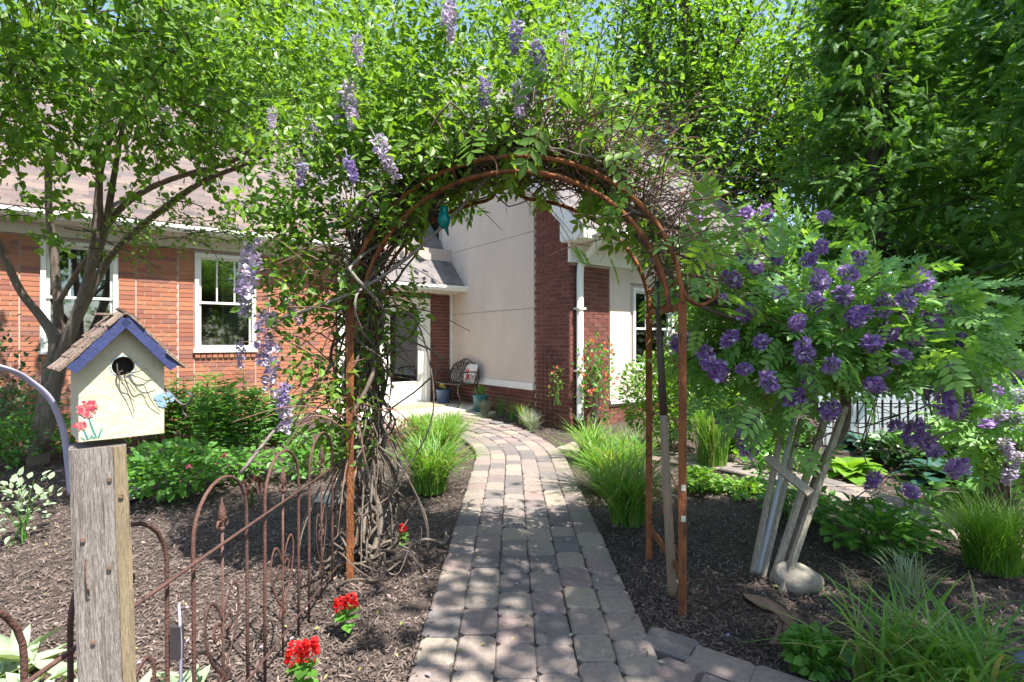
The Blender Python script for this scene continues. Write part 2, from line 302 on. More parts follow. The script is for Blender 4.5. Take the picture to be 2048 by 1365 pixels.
def hump(x, y): return .022 * (sin(x * 3.1 + 1) * cos(y * 2.7) + .6 * sin(x * 7.3 + y * 5.1) + .4 * sin(x * 15 - y * 11)) - .012
mb = MB(); xs = np.concatenate([[-150, -40, -14], np.arange(-9, 9.01, .12), [14, 40, 150]]); ys = np.concatenate([[-60, -10], np.arange(-1, 12.01, .12), [16, 30, 80, 300]])
V = [];
for y in ys:
    for x in xs:
        inn = abs(x) < 8 and 0 < y < 11
        dm = min(np.min(np.abs(MAIN_P[:, 0] - x) + np.abs(MAIN_P[:, 1] - y)), np.min(np.abs(SIDE_P[:, 0] - x) + np.abs(SIDE_P[:, 1] - y))) if inn else 9
        V.append((x, y, G(x, y) + (hump(x, y) if inn and dm > .75 else -.02)))
nx = len(xs)
F = [(j * nx + i, j * nx + i + 1, (j + 1) * nx + i + 1, (j + 1) * nx + i) for j in range(len(ys) - 1) for i in range(nx - 1)]
struct(mb.raw(V, F, .5).build('ground', MT['mulch'], smooth=True))
def ribbon(ctr, hw, z, name):
    p, s, t = path_frame(ctr); n = np.stack([t[:, 1], -t[:, 0]], 1); a = p - n * hw; b = p + n * hw; m = len(p)
    v = [(q[0], q[1], G(*q) + z) for q in a] + [(q[0], q[1], G(*q) + z) for q in b]
    o = MB().raw(v, [(i, m + i, m + i + 1, i + 1) for i in range(m - 1)], .5).build(name, MT['joint']); return struct(o)
def paver_mesh(wx, ly, k):
    c = .022; hx, hy = wx / 2, ly / 2; j = lambda: random.uniform(-.003, .003)
    o = [(hx - c, -hy), (hx, -hy + c), (hx, hy - c), (hx - c, hy), (-hx + c, hy), (-hx, hy - c), (-hx, -hy + c), (-hx + c, -hy)]
    o = [(x + j(), y + j()) for x, y in o]
    v = [(x, y, -.05) for x, y in o] + [(x, y, -.009) for x, y in o] + [(x * (1 - .009 / hx), y * (1 - .009 / hy), 0) for x, y in o]
    f = [(i, (i + 1) % 8, 8 + (i + 1) % 8, 8 + i) for i in range(8)] + [(8 + i, 8 + (i + 1) % 8, 16 + (i + 1) % 8, 16 + i) for i in range(8)] + [tuple(range(16, 24))]
    return MB().raw(v, f, 0).mesh('paver', MT['paver'])
PL = [.168, .205, .245, .275]; PW = .176
PM = {(L, k): paver_mesh(PW, L - .006, k) for L in PL for k in range(3)}
def lay(ctr, ncol, parent, s0, s1, zt, lens, base_w=.1785):
    p, s, t = path_frame(ctr)
    for c in range(ncol):
        off = (c - (ncol - 1) / 2) * base_w; d = s0 + random.uniform(-.2, 0)
        while d < s1:
            L = random.choice(lens); dm = d + L / 2
            x, y = np.interp(dm, s, p[:, 0]), np.interp(dm, s, p[:, 1]); tx, ty = np.interp(dm, s, t[:, 0]), np.interp(dm, s, t[:, 1]); tl = math.hypot(tx, ty); tx /= tl; ty /= tl
            x += ty * off; y -= tx * off
            # curvature widens or narrows the step along this column
            d2 = min(dm + .15, s[-1]); a0 = math.atan2(ty, tx); a1 = math.atan2(np.interp(d2, s, t[:, 1]), np.interp(d2, s, t[:, 0])); kap = (a1 - a0) / .15
            o = link('paver', PM[(L, random.randrange(3))], parent); o.location = (x, y, G(x, y) + zt + random.uniform(-.004, .004))
            o.rotation_euler = (random.uniform(-.012, .012), random.uniform(-.012, .012) + 0, a0 - pi / 2 + random.uniform(-.02, .02) + random.choice((0, pi)))
            d += L / max(.5, 1 + kap * off)
main_path = ribbon(MAIN, .535, .012, 'main_path'); side_path = ribbon(SIDE, .29, .016, 'side_path')
pp, ss, tt = path_frame(MAIN)
lay(MAIN, 6, main_path, .5, ss[-1] - .05, .034, [.205, .245, .245, .275, .245])
pp, ss, tt = path_frame(SIDE); lay(SIDE, 3, side_path, .05, ss[-1], .03, [.168, .205, .205, .245])
for (x, y, a, L) in ((.735, 2.43, .62, .245), (.90, 2.27, .62, .275), (1.1, 2.13, .62, .245), (.70, 2.2, .62, .205), (.83, 2.08, .62, .245), (1.28, 2.0, .62, .245)):
    o = link('paver', PM[(L, 1)], main_path); o.location = (x, y, .03); o.rotation_euler = (0, 0, -a + pi / 2)
# mulch chips
n = 190000; y = 1.2 + 8.3 * RNG.random(n) ** 1.55; x = RNG.uniform(-1.05, 1.05, n) * (y + .5)
allp = np.vstack([MAIN_P, SIDE_P]); hw = np.concatenate([np.full(len(MAIN_P), .55), np.full(len(SIDE_P), .3)])
dist = np.full(n, 9.)
for q, h_ in zip(allp, hw): dist = np.minimum(dist, np.hypot(x - q[0], y - q[1]) - h_)
keep = ((dist > -.01) | ((dist > -.07) & (RNG.random(n) < .05))) & ~((x > .6) & (x < 1.5) & (y < 2.36 - (x - .8) * .72)); 
lx, ly = (x - .876) * .809 + (y - 8) * .588, -(x - .876) * .588 + (y - 8) * .809
keep &= ~((lx > -.02) & (ly > -.02)) & ~((ly > 1.7) & (lx > -2.7)) & (ly < 3.6)
x, y = x[keep], y[keep]; n = len(x); z = np.array([G(a, b) + hump(a, b) for a, b in zip(x, y)]) + .012; z = np.where(dist[keep] < -.005, np.array([G(a, b) + .04 for a, b in zip(x, y)]), z)
d = rand_dirs(n); d[:, 2] *= .35; L = RNG.uniform(.010, .036, n) * np.where(RNG.random(n) < .05, 2.0, 1); Wd = RNG.uniform(.0025, .0075, n)
Fm = frames(d, rand_dirs(n) * .4 + [0, 0, 1]); Fm = Fm * np.stack([Wd, L, L], 1)[:, None, :]
CH = ([(-.5, -.5, -.03), (.5, -.5, -.03), (.6, 0, .04), (-.6, 0, .04), (.35, .5, -.03), (-.35, .5, -.03)], [(0, 1, 2, 3), (3, 2, 4, 5)])
mb = MB().inst(CH[0], CH[1], Fm, np.stack([x, y, z], 1))
o = mb.build('mulch_chips', MT['chip'], kind='stuff'); tag(o, 'shredded brown bark mulch covering the planting beds', 'mulch')

# ------------------------------------------------------------------ house (local x along the front walls, y into the house)
C0 = np.array([.876, 8.0]); TH = radians(36); U = np.array([cos(TH), sin(TH)]); W_ = np.array([-sin(TH), cos(TH)])
def HW(a, s, z=0): q = C0 + a * U + s * W_; return np.array([q[0], q[1], z])
house = thing('brick_house', 'brick and stucco house with shingled gable roofs behind the garden', 'house', (C0[0], C0[1], 0))
house.rotation_euler = (0, 0, TH); ORG[house.name] = None
def part(name, mb, m, parent=house, **k): return mb.build(name, MT[m], parent, **k)
BR_L, BR_H, CO = .194, .058, .0677
brick_meshes = {}
def brickmesh(mk):
    if mk not in brick_meshes: brick_meshes[mk] = MB().box((-BR_L / 2, -.005, -BR_H / 2), (BR_L / 2, .012, BR_H / 2), 0).mesh('brick', MT[mk])
    return brick_meshes[mk]
FULL = []     # candidate full bricks: (score, parent, mat, loc, rotz)
def bricks(parent, joined, mk, x0, x1, z0, z1, holes, tf, rot, stack=False, topf=None, step=.2032):
    """tf maps (along, z) to local house coordinates of the wall face; rot is the wall's z rotation"""
    i = 0; z = z0
    while z + BR_H < z1 + .001:
        off = 0 if stack else (i % 2) * step / 2; x = x0 - off
        while x < x1 - .02:
            a, b = max(x + .005, x0 + .004), min(x + step - .005, x1 - .004); x += step
            segs = [(a, b)]
            for (hx0, hx1, hz0, hz1) in holes:
                if z + BR_H > hz0 and z < hz1:
                    ns = []
                    for (p, q) in segs:
                        if q <= hx0 or p >= hx1: ns.append((p, q)); continue
                        if p < hx0: ns.append((p, hx0 - .004))
                        if q > hx1: ns.append((hx1 + .004, q))
                    segs = ns
            for (p, q) in segs:
                if q - p < .025: continue
                if topf and z + BR_H > topf((p + q) / 2): continue
                c = tf((p + q) / 2, z + BR_H / 2); wpt = HW(c[0], c[1], c[2]); pxx = CX + FPX * wpt[0] / max(.5, wpt[1]); pyy = CY - FPX * (wpt[2] - CAM_H) / max(.5, wpt[1])
                vis = (-10 < pxx < 2058 and wpt[1] > 0)
                if abs((q - p) - (step - .01)) < .001 and vis:
                    FULL.append((mk, parent, joined, c, rot, pxx, pyy, wpt[1]))
                else:
                    ca, sa = cos(rot), sin(rot); h = (q - p) / 2
                    joined.obox(c, np.array([ca, sa, 0]) * h, np.array([-sa, ca, 0]) * .0065, (0, 0, BR_H / 2))
        i += 1; z += CO
# --- main front wall (y = 3.6, facing -y)
WX = 3.6
w2, w1 = (-4.60, -3.73), (-6.40, -5.56); wz = (1.26, 2.80); door = (-1.60, -.53, .2, 2.28)
mwall = MB()
def wallrects(mbw, xs, zs, holes, y0, y1):
    for i in range(len(xs) - 1):
        for j in range(len(zs) - 1):
            cxm, czm = (xs[i] + xs[i + 1]) / 2, (zs[j] + zs[j + 1]) / 2
            if any(h[0] < cxm < h[1] and h[2] < czm < h[3] for h in holes): continue
            mbw.box((xs[i], y0, zs[j]), (xs[i + 1], y1, zs[j + 1]), .5)
holes = [(*w1, *wz), (*w2, *wz), door]
wallrects(mwall, [-13, w1[0], w1[1], w2[0], w2[1], door[0], door[1], .0], [-.2, .2, wz[0], 2.28, wz[1], 3.3], holes, WX + .005, WX + .3)
front_wall = part('front_wall', mwall, 'mortar')
bj_or, bj_rd = MB(), MB()
tf = lambda a, z: (a, WX, z)
wh = [(*w1, *wz), (*w2, *wz)]
rl = [(w[0], w[1], wz[0] - .1, wz[0]) for w in (w1, w2)]
for (xa, xb, st) in ((-13, -6.62, 0), (-6.62, -6.40, 1), (-6.4, -5.56, 0), (-5.56, -5.34, 1), (-5.34, -4.82, 0), (-4.82, -4.60, 1), (-4.6, -3.73, 0), (-3.73, -3.51, 1), (-3.51, -2.2, 0)):
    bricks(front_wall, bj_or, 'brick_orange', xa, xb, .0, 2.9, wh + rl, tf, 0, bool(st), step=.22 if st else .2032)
for wv in (w1, w2):
    for k in range(11):
        xx = wv[0] + .04 + k * (wv[1] - wv[0] - .08) / 10; bj_or.box((xx - .033, WX - .035, wz[0] - .1), (xx + .033, WX + .01, wz[0] - .004))
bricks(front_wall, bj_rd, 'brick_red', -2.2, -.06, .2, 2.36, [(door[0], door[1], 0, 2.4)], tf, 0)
for k in range(15):
    xx = door[0] - .1 + k * .0905; bj_rd.box((xx - .038, WX - .014, 2.285), (xx + .038, WX + .01, 2.45))
# --- gable wall (x = 0, facing -x)
EV = lambda y: 3.05 + .95 * (y + .5) - .26      # underside of the rake
gw = MB(); gy = [0, .84, 3.6, 4.0]
gw.raw([(.005, 0.006, -.2), (.005, 4.2, -.2), (.005, 4.2, EV(4.0)), (.005, .006, EV(0)), (.3, .006, -.2), (.3, 4.2, -.2), (.3, 4.2, EV(4.0)), (.3, .006, EV(0))], [(0, 3, 2, 1), (4, 5, 6, 7), (0, 1, 5, 4), (1, 2, 6, 5), (2, 3, 7, 6), (3, 0, 4, 7)], .5)
gable_wall = part('gable_wall', gw, 'mortar')
tfg = lambda a, z: (0, a, z)
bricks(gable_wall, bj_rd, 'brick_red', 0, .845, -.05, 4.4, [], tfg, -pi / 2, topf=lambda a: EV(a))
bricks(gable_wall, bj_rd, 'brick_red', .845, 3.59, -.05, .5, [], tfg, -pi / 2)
for k in range(36):
    yy = .89 + k * .0765; bj_rd.box((-.03, yy - .033, .495), (.01, yy + .033, .6))
st = MB(); 
def gpanel(y0, y1, z0, z1a, z1b, x=-.02): st.raw([(x, y0, z0), (x, y1, z0), (x, y1, z1b), (x, y0, z1a), (.005, y0, z0), (.005, y1, z0), (.005, y1, z1b), (.005, y0, z1a)], [(0, 3, 2, 1), (4, 5, 6, 7), (0, 1, 5, 4), (1, 2, 6, 5), (2, 3, 7, 6), (3, 0, 4, 7)], .5)
def panel(nm, *a, x=-.02):
    global st
    st = MB(); gpanel(*a, x=x); part(nm, st, 'stucco', gable_wall)
panel('stucco_panel', .85, 3.6, .725, 1.96, 1.96); panel('stucco_panel', .85, 4.0, 1.968, 3.235, 3.235); panel('stucco_panel', .85, 4.0, 3.243, EV(.85), EV(4.0))
part('sill_band', MB().box((-.045, .85, .605), (.004, 3.6, .722)), 'white', gable_wall)
part('corner_trim', MB().box((-.062, WX - .03, .73), (-.021, WX + .004, 2.42)), 'white')
# --- right front wall (y = 0, facing -y)
rw = MB(); win3 = (1.42, 2.5, .95, 2.32)
wallrects(rw, [.3, win3[0], win3[1], 5.8], [-.2, win3[2], win3[3], 3.0], [win3], .005, .3); rw.box((.006, .004, -.2), (.3, .29, 3.0), .5)
side_wall = part('side_wall', rw, 'mortar')
tfr = lambda a, z: (a, 0, z)
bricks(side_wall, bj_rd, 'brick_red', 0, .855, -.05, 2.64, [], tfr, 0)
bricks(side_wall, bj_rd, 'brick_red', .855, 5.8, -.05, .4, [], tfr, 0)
s2 = MB(); wallrects(s2, [.86, win3[0] - .07, win3[1] + .07, 5.8], [.46, win3[2] - .07, win3[3] + .07, 2.63], [(win3[0] - .08, win3[1] + .08, win3[2] - .08, win3[3] + .08)], -.02, .004)
part('stucco_panel', s2, 'stucco', side_wall); part('sill_band', MB().box((2.6, -.05, .40), (5.8, .0, .458)).box((.86, -.05, .40), (2.59, .0, .458)), 'white', side_wall)
part('frieze_board', MB().box((-.03, -.05, 2.62), (5.85, .003, 2.9)), 'white', side_wall)
# far end wall and back
part('end_wall', MB().box((5.8, .31, -.2), (6.0, 7.5, 3.0)), 'mortar')
# individual bricks: the 300 that show largest, the rest joined
def bscore(b):
    mk, pa, jo, c, rot, pxx, pyy, Z = b; s_ = 1 / Z
    hid = (520 < pxx < 770) or (1270 < pxx) or pxx < 10 or pyy > 885 or (mk == 'brick_orange' and pyy > 760)
    return (-10 if hid else 0) + s_
FULL.sort(key=bscore, reverse=True)
for i, b in enumerate(FULL):
    mk, pa, jo, c, rot, pxx, pyy, Z = b
    if i < 300:
        o = link('brick', brickmesh(mk), pa); o.location = (c[0] , c[1], c[2]); o.rotation_euler = (0, 0, rot)
        e = random.uniform(-.001, .0015); o.location[1 if rot == 0 else 0] += e
    else:
        ca, sa = cos(rot), sin(rot); jo.obox(c, np.array([ca, sa, 0]) * BR_L / 2, np.array([-sa, ca, 0]) * random.uniform(.0055, .0075), (0, 0, BR_H / 2))
part('brickwork', bj_or, 'brick_orange', front_wall, kind='stuff'); part('brickwork', bj_rd, 'brick_red', gable_wall, kind='stuff')
# --- windows
def window(x0, x1, z0, z1, yf, parent, double=True, rev=False):
    f = MB(); t = .055
    for (a, b, c, d) in ((x0, x0 + t, z0, z1), (x1 - t, x1, z0, z1), (x0 + t, x1 - t, z1 - t, z1), (x0 + t, x1 - t, z0, z0 + t)): f.box((a, yf - .03, c), (b, yf + .09, d), .5)
    wn = part('window', f, 'white', parent)
    part('sill', MB().box((x0 - .02, yf - .055, z0 - .02), (x1 + .02, yf + .02, z0 + .022)), 'white', wn)
    zm = (z0 + z1) / 2 - .02; s = MB(); q = .035; xa, xb = x0 + t + .002, x1 - t - .002
    for (lo, hi, yy) in ((zm, z1 - t, yf + .025), (z0 + t + .002, zm + .03, yf + .05)):
        for (a, b, c, d) in ((xa, xa + q, lo, hi), (xb - q, xb, lo, hi), (xa + q, xb - q, hi - q, hi), (xa + q, xb - q, lo, lo + q)): s.box((a, yy, c), (b, yy + .024, d), .5)
    for k in (1, 2):
        xm = xa + (xb - xa) * k / 3; s.box((xm - .011, yf + .03, zm + q), (xm + .011, yf + .045, z1 - t - q), .5)
    part('sash', s, 'white', wn)
    for (lo, hi, yy) in ((zm + q, z1 - t - q, yf + .038), (z0 + t + q, zm - .005, yf + .062)): part('pane', MB().box((xa + q, yy, lo), (xb - q, yy + .004, hi), .5), 'glass', wn)
    bl = MB(); z = z0 + t + .02
    xs0 = xa + (xb - xa) * .50
    while z < z1 - t - .02: bl.obox(((xs0 + xb) / 2, yf + .17, z), ((xb - xs0) / 2, 0, 0), (0, .012, .014), (0, -.0012, .0012)); z += .038
    part('blind_slats', bl, 'blind', wn)
    part('shade_panel', MB().box((xs0 - .05, yf + .12, z0 + t), (xs0 - .01, yf + .15, z1 - t), .5), 'white', wn)
    part('room_interior', MB().box((x0 - .3, yf + .6, z0 - .3), (x1 + .3, yf + .62, z1 + .3)).box((x0 - .3, yf + .3, z0 - .32), (x1 + .3, yf + .6, z0 - .3)).box((x0 - .32, yf + .3, z0 - .3), (x0 - .3, yf + .6, z1 + .3)).box((x1 + .3, yf + .3, z0 - .3), (x1 + .32, yf + .6, z1 + .3)).box((x0 - .3, yf + .3, z1 + .3), (x1 + .3, yf + .6, z1 + .32)), 'curt', wn)
window(*w1, *wz, WX, front_wall); window(*w2, *wz, WX, front_wall); window(*win3, 0, side_wall)
# --- door
dx0, dx1, dz0, dz1 = door; fr = MB(); t = .085
fr.box((dx0, WX - .04, dz0), (dx0 + t, WX + .1, dz1), .5).box((dx1 - t, WX - .04, dz0), (dx1, WX + .1, dz1), .5).box((dx0 + t, WX - .04, dz1 - t), (dx1 - t, WX + .1, dz1), .5).box((dx0 + t, WX - .02, dz0), (dx1 - t, WX + .1, dz0 + .03), .5)
dfr = part('door', fr, 'white', house); a, b = dx0 + t + .003, dx1 - t - .003; q = .15; lf = MB()
lf.box((a, WX + .03, dz0 + .033), (a + q, WX + .075, dz1 - t - .003), .5).box((b - q, WX + .03, dz0 + .033), (b, WX + .075, dz1 - t - .003), .5).box((a + q, WX + .03, dz1 - t - .2), (b - q, WX + .075, dz1 - t - .003), .5).box((a + q, WX + .03, dz0 + .033), (b - q, WX + .075, dz0 + .42), .5)
for (c, d, e, f_) in ((a + q - .03, a + q, dz0 + .4, dz1 - t - .18), (b - q, b - q + .03, dz0 + .4, dz1 - t - .18), (a + q, b - q, dz1 - t - .2, dz1 - t - .17), (a + q, b - q, dz0 + .39, dz0 + .42)): lf.box((c, WX + .018, e), (d, WX + .029, f_), .5)
part('door_leaf', lf, 'white', dfr); part('pane', MB().box((a + q, WX + .05, dz0 + .42), (b - q, WX + .055, dz1 - t - .2)), 'glass', dfr)
part('handle', MB().tube([(a + .06, WX + .03, 1.2), (a + .06, WX - .03, 1.2), (a + .14, WX - .03, 1.2)], .012, 8), 'dmetal', dfr, smooth=True)
part('hallway_interior', MB().box((a - .2, WX + .9, dz0), (b + .2, WX + .93, dz1 + .2)).box((a - .2, WX + .31, dz0 - .03), (b + .2, WX + .9, dz0)).box((a - .22, WX + .31, dz0), (a - .2, WX + .9, dz1)).box((b + .2, WX + .31, dz0), (b + .22, WX + .9, dz1)).box((a - .2, WX + .31, dz1 + .2), (b + .2, WX + .9, dz1 + .23)), 'curt', dfr)
# --- roofs
def roof(name, x0, x1, ye, ze, pitch, run, mk, over=.0):
    sl = math.hypot(1, pitch); d = np.array([0, 1 / sl, pitch / sl]); nrmv = np.array([0, -pitch / sl, 1 / sl]); o = np.array([0, ye, ze])
    base = MB(); c = o + d * (run * sl / 2) - nrmv * .055; base.obox(((x0 + x1) / 2, c[1], c[2]), ((x1 - x0) / 2, 0, 0), d * run * sl / 2, nrmv * .05, .5)
    rf = part(name, base, 'soffit'); jo = MB(); cand = []
    ex = .143; nco = int(run * sl / ex)
    for i in range(nco):
        x = x0 - random.uniform(0, .2)
        while x < x1:
            wd = random.choice((.16, .22, .30)); p, q = max(x, x0), min(x + wd, x1); x += wd
            if q - p < .02: continue
            cand.append((i, p, q, wd))
    return rf, jo, cand, (o, d, nrmv, ex, mk)
SHM = {}
def shingle_mesh(wd, mk, ex, d, n):
    k = (wd, mk, round(d[1], 3))
    if k not in SHM: SHM[k] = MB().obox((0, 0, 0), (wd / 2 - .001, 0, 0), d * (ex * .62), n * .004 + d * .0, 0).mesh('shingle', MT[mk])
    return SHM[k]
ROOFS = [roof('main_roof', -13.5, -2.2, 3.30, 3.17, .75, 4.6, 'shingle'), roof('porch_roof', -2.2, -.025, 3.08, 2.52, 1.0, 4.2, 'shingle_d'), roof('gable_roof', -.2, 6.1, -.5, 3.07, .95, 4.5, 'shingle_d')]
shc = []
for ri, (rf, jo, cand, (o, d, nv, ex, mk)) in enumerate(ROOFS):
    for (i, p, q, wd) in cand:
        c = o + d * (i * ex + ex * .55) + nv * (.008 + random.uniform(0, .006)) + np.array([(p + q) / 2, 0, 0]); tilt = nv * .0 ; wp = HW(*c)
        pxx = CX + FPX * wp[0] / wp[1]; pyy = CY - FPX * (wp[2] - CAM_H) / wp[1]
        ok = (abs((q - p) - wd) < 1e-6) and ((ri == 0 and 200 < pxx < 560 and pyy > 330) or (ri == 1 and 780 < pxx < 925 and pyy > 470) or (ri == 2 and 1130 < pxx < 1500 and pyy > 330))
        shc.append((1 / wp[1] + (0 if ok else -9), ri, c, q - p, wd))
shc.sort(key=lambda t_: -t_[0])
for k, (s_, ri, c, L, wd) in enumerate(shc):
    rf, jo, cand, (o, d, nv, ex, mk) = ROOFS[ri]
    if k < 300 and s_ > 0: ob = link('shingle', shingle_mesh(wd, mk, ex, d, nv), rf); ob.location = c
    else: jo.obox(c, (L / 2 - .001, 0, 0), d * (ex * .62), nv * .004)
for (rf, jo, cand, (o, d, nv, ex, mk)) in ROOFS: part('shingle_courses', jo, mk, rf, kind='stuff')
# back slope so the roofs are closed volumes
part('roof_back', MB().raw([(-.2, 4.0, 7.3), (6.1, 4.0, 7.3), (6.1, 8.4, 3.1), (-.2, 8.4, 3.1)], [(0, 1, 2, 3)], .5), 'shingle_d')
part('roof_back', MB().raw([(-13.5, 7.9, 6.6), (-.2, 7.9, 6.6), (-.2, 12, 3.3), (-13.5, 12, 3.3)], [(0, 1, 2, 3)], .5), 'shingle')
# eaves: gutters, fascias, soffits, downspouts
def gutter(x0, x1, y, z, mk='white'):
    g = MB(); prof = [(0, 0), (-.085, 0), (-.115, .05), (-.115, .10), (-.105, .10), (-.105, .052), (-.08, .012), (0, .012)]; m = len(prof)
    v = [(x0, y + a, z + b) for a, b in prof] + [(x1, y + a, z + b) for a, b in prof]
    g.raw(v, [(i, (i + 1) % m, m + (i + 1) % m, m + i) for i in range(m)] + [tuple(range(m))[::-1], tuple(range(m, 2 * m))], .5); return part('gutter', g, mk)
gutter(-13.5, -2.22, 3.30, 3.04); gutter(-2.2, .0, 3.07, 2.40); gutter(-.02, 6.1, -.5, 2.95)
part('soffit', MB().box((-13.5, 3.31, 3.01), (-2.2, WX, 3.035)), 'soffit'); part('fascia', MB().box((-13.5, 3.305, 3.04), (-2.2, 3.33, 3.14)), 'white')
part('frieze_board', MB().box((-13, WX - .045, 2.86), (-2.2, WX - .014, 3.005)), 'soffit', front_wall)
part('soffit', MB().box((-2.19, 3.075, 2.38), (-.03, WX, 2.398)), 'soffit')
part('soffit', MB().box((-.18, -.5, 2.905), (6.1, 0, 2.925)), 'white')
part('fascia', MB().box((-.05, -.498, 2.926), (6.1, -.47, 3.04)), 'white')
rk = MB(); sl = math.hypot(1, .95); d = np.array([0, 1 / sl, .95 / sl]); nv = np.array([0, -.95 / sl, 1 / sl])
c = np.array([-.19, -.5, 3.04]) + d * 3.1 - nv * .12; rk.obox(c, (.012, 0, 0), d * 3.1, nv * .11)
rk.raw([(-.178, -.5, 2.93), (-.178, .02, 2.93), (-.178, .02, 3.3), (-.178, -.5, 3.05), (-.05, -.5, 2.93), (-.05, .02, 2.93), (-.05, .02, 3.3), (-.05, -.5, 3.05)], BOXF if False else [(0, 3, 2, 1), (4, 5, 6, 7), (0, 1, 5, 4), (1, 2, 6, 5), (2, 3, 7, 6), (3, 0, 4, 7)], .5)
part('rake_board', rk, 'white')
part('rake_soffit', MB().obox(np.array([-.1, -.5, 3.04]) + d * 3.1 - nv * .21, (.078, 0, 0), d * 3.09, nv * .01), 'white')
def downspout(pts, wd=.055):
    g = MB(); g.tube(catmull(pts, 5), wd / 1.2, 8, .5, (1.0, .75)); return part('downspout', g, 'white')
downspout([(.16, -.46, 2.93), (.16, -.36, 2.80), (.15, -.14, 2.62), (.145, -.085, 2.5), (.145, -.08, 2.0), (.145, -.08, 1.2), (.145, -.08, .22)], .075)
for z in (.95, 1.9): part('downspout_strap', MB().box((.07, -.137, z), (.22, -.011, z + .03)), 'white')
dp = MB()
for k in range(7): dp.lathe([(.052, 0), (.062, .008), (.062, .018), (.052, .026)], (.145, -.085, .04 + k * .026), 12)
part('drain_pipe', dp, 'black')
downspout([(-2.3, 3.24, 3.04), (-2.32, 3.36, 2.85), (-2.33, 3.52, 2.62), (-2.33, 3.53, 1.5), (-2.33, 3.53, .3)], .085)
# porch slab
sp = [(.0, 2.2), (-.7, 2.05), (-1.35, 1.86), (-2.1, 1.82), (-2.8, 1.95), (-2.8, 3.59), (-.0, 3.59)]
pts = [HW(a, b)[:2] for a, b in sp]
struct(MB().raw([(*q, -.1) for q in pts] + [(*q, .2) for q in pts], [tuple(range(7))[::-1], tuple(range(7, 14))] + [(i, (i + 1) % 7, 7 + (i + 1) % 7, 7 + i) for i in range(7)], .5).build('porch_slab', MT['concrete']))
# ------------------------------------------------------------------ trees
def branch(mb, p, d, L, r, depth, tips, spread=.6, up=.25, seg=4, kids=3):
    pts = [np.array(p, float)]; d = nrm(d)
    for i in range(seg):
        d = nrm(d + RNG.normal(size=3) * .16 + [0, 0, up * .12]); pts.append(pts[-1] + d * L / seg)
    mb.tube(pts, [r, r * .62], 5 if r < .05 else 7)
    if depth == 0: tips.append((pts[-1], d)); tips.append((pts[-2], d)); return
    for k in range(kids):
        f = RNG.uniform(.35, 1); q = pts[min(seg, int(f * seg) + 0)]; dd = nrm(d + RNG.normal(size=3) * spread)
        branch(mb, q, dd, L * RNG.uniform(.55, .8), r * .58, depth - 1, tips, spread, up, seg, kids)
    branch(mb, pts[-1], d, L * .7, r * .62, depth - 1, tips, spread, up, seg, kids)
def broadleaf(name, label, loc, h, trunk_r, lean=(0, 0), nl=12000, ls=.17, mk='l_bg', depth=3, spread=.55, first=.3, group=None, jitter=.55, kids=3):
    t = thing(name, label, 'tree', loc, group); mb = MB(); tips = []; loc = np.array(loc, float)
    top = loc + [lean[0], lean[1], h * first]; mb.tube(catmull([loc - [0, 0, .1], (loc + top) / 2 + RNG.normal(size=3) * .1, top], 4), [trunk_r * 1.25, trunk_r], 9)
    for k in range(5):
        a = k * 2 * pi / 5 + RNG.uniform(-.4, .4); branch(mb, top - [0, 0, RNG.uniform(0, .12) * h], (cos(a) * .55, sin(a) * .55, 1), h * .33, trunk_r * .55, depth, tips, spread, kids=kids)
    mb.build('trunk', MT['bark_d'], t, True)
    tp = np.array([q for q, _ in tips]); td = np.array([q for _, q in tips]); idx = RNG.integers(0, len(tp), nl)
    nl = int(nl); pos = tp[idx] + RNG.normal(size=(nl, 3)) * jitter * np.array([1, 1, .7]) ; lf = MB(); leaves(lf, pos, ls, DIAM, td[idx] * .3, .25, .55)
    lf.build('crown', MT[mk], t, kind='stuff'); return t
gB = 'broadleaf trees beyond the house'
bgs = [((8.5, 19.5, 0), 15, .30, 13000, .2, 'l_bg', 'dense bright tree standing behind the forked maple'),
       ((2.2, 20, 0), 16, .28, 19000, .21, 'l_bg2', 'bright green tree behind the roof ridge above the stucco gable'),
       ((-3.5, 19, 0), 16, .28, 21000, .21, 'l_bg', 'leafy tree behind the porch roof'),
       ((-10, 17, 0), 14, .26, 22000, .23, 'l_bg2', 'tree behind the far end of the long shingled roof'),
       ((12, 21, 0), 14, .26, 17000, .21, 'l_bg', 'sunlit yellow green tree between the gable roof and the cedars'),
       ((17, 17, 0), 11, .24, 20000, .22, 'l_bg2', 'sunlit tree glimpsed through the tall cedars')]
for (loc, h, tr, nl, ls, mk, lb) in bgs: broadleaf('broadleaf_tree', lb, loc, h, tr, (RNG.uniform(-.4, .4), 0), nl, ls, mk, group=gB, jitter=.75)
mt = thing('maple_tree', 'maple with bold dark forked limbs rising above the gable roof', 'tree', (5.4, 14.5, 0), gB); ml = MB(); mtips = []
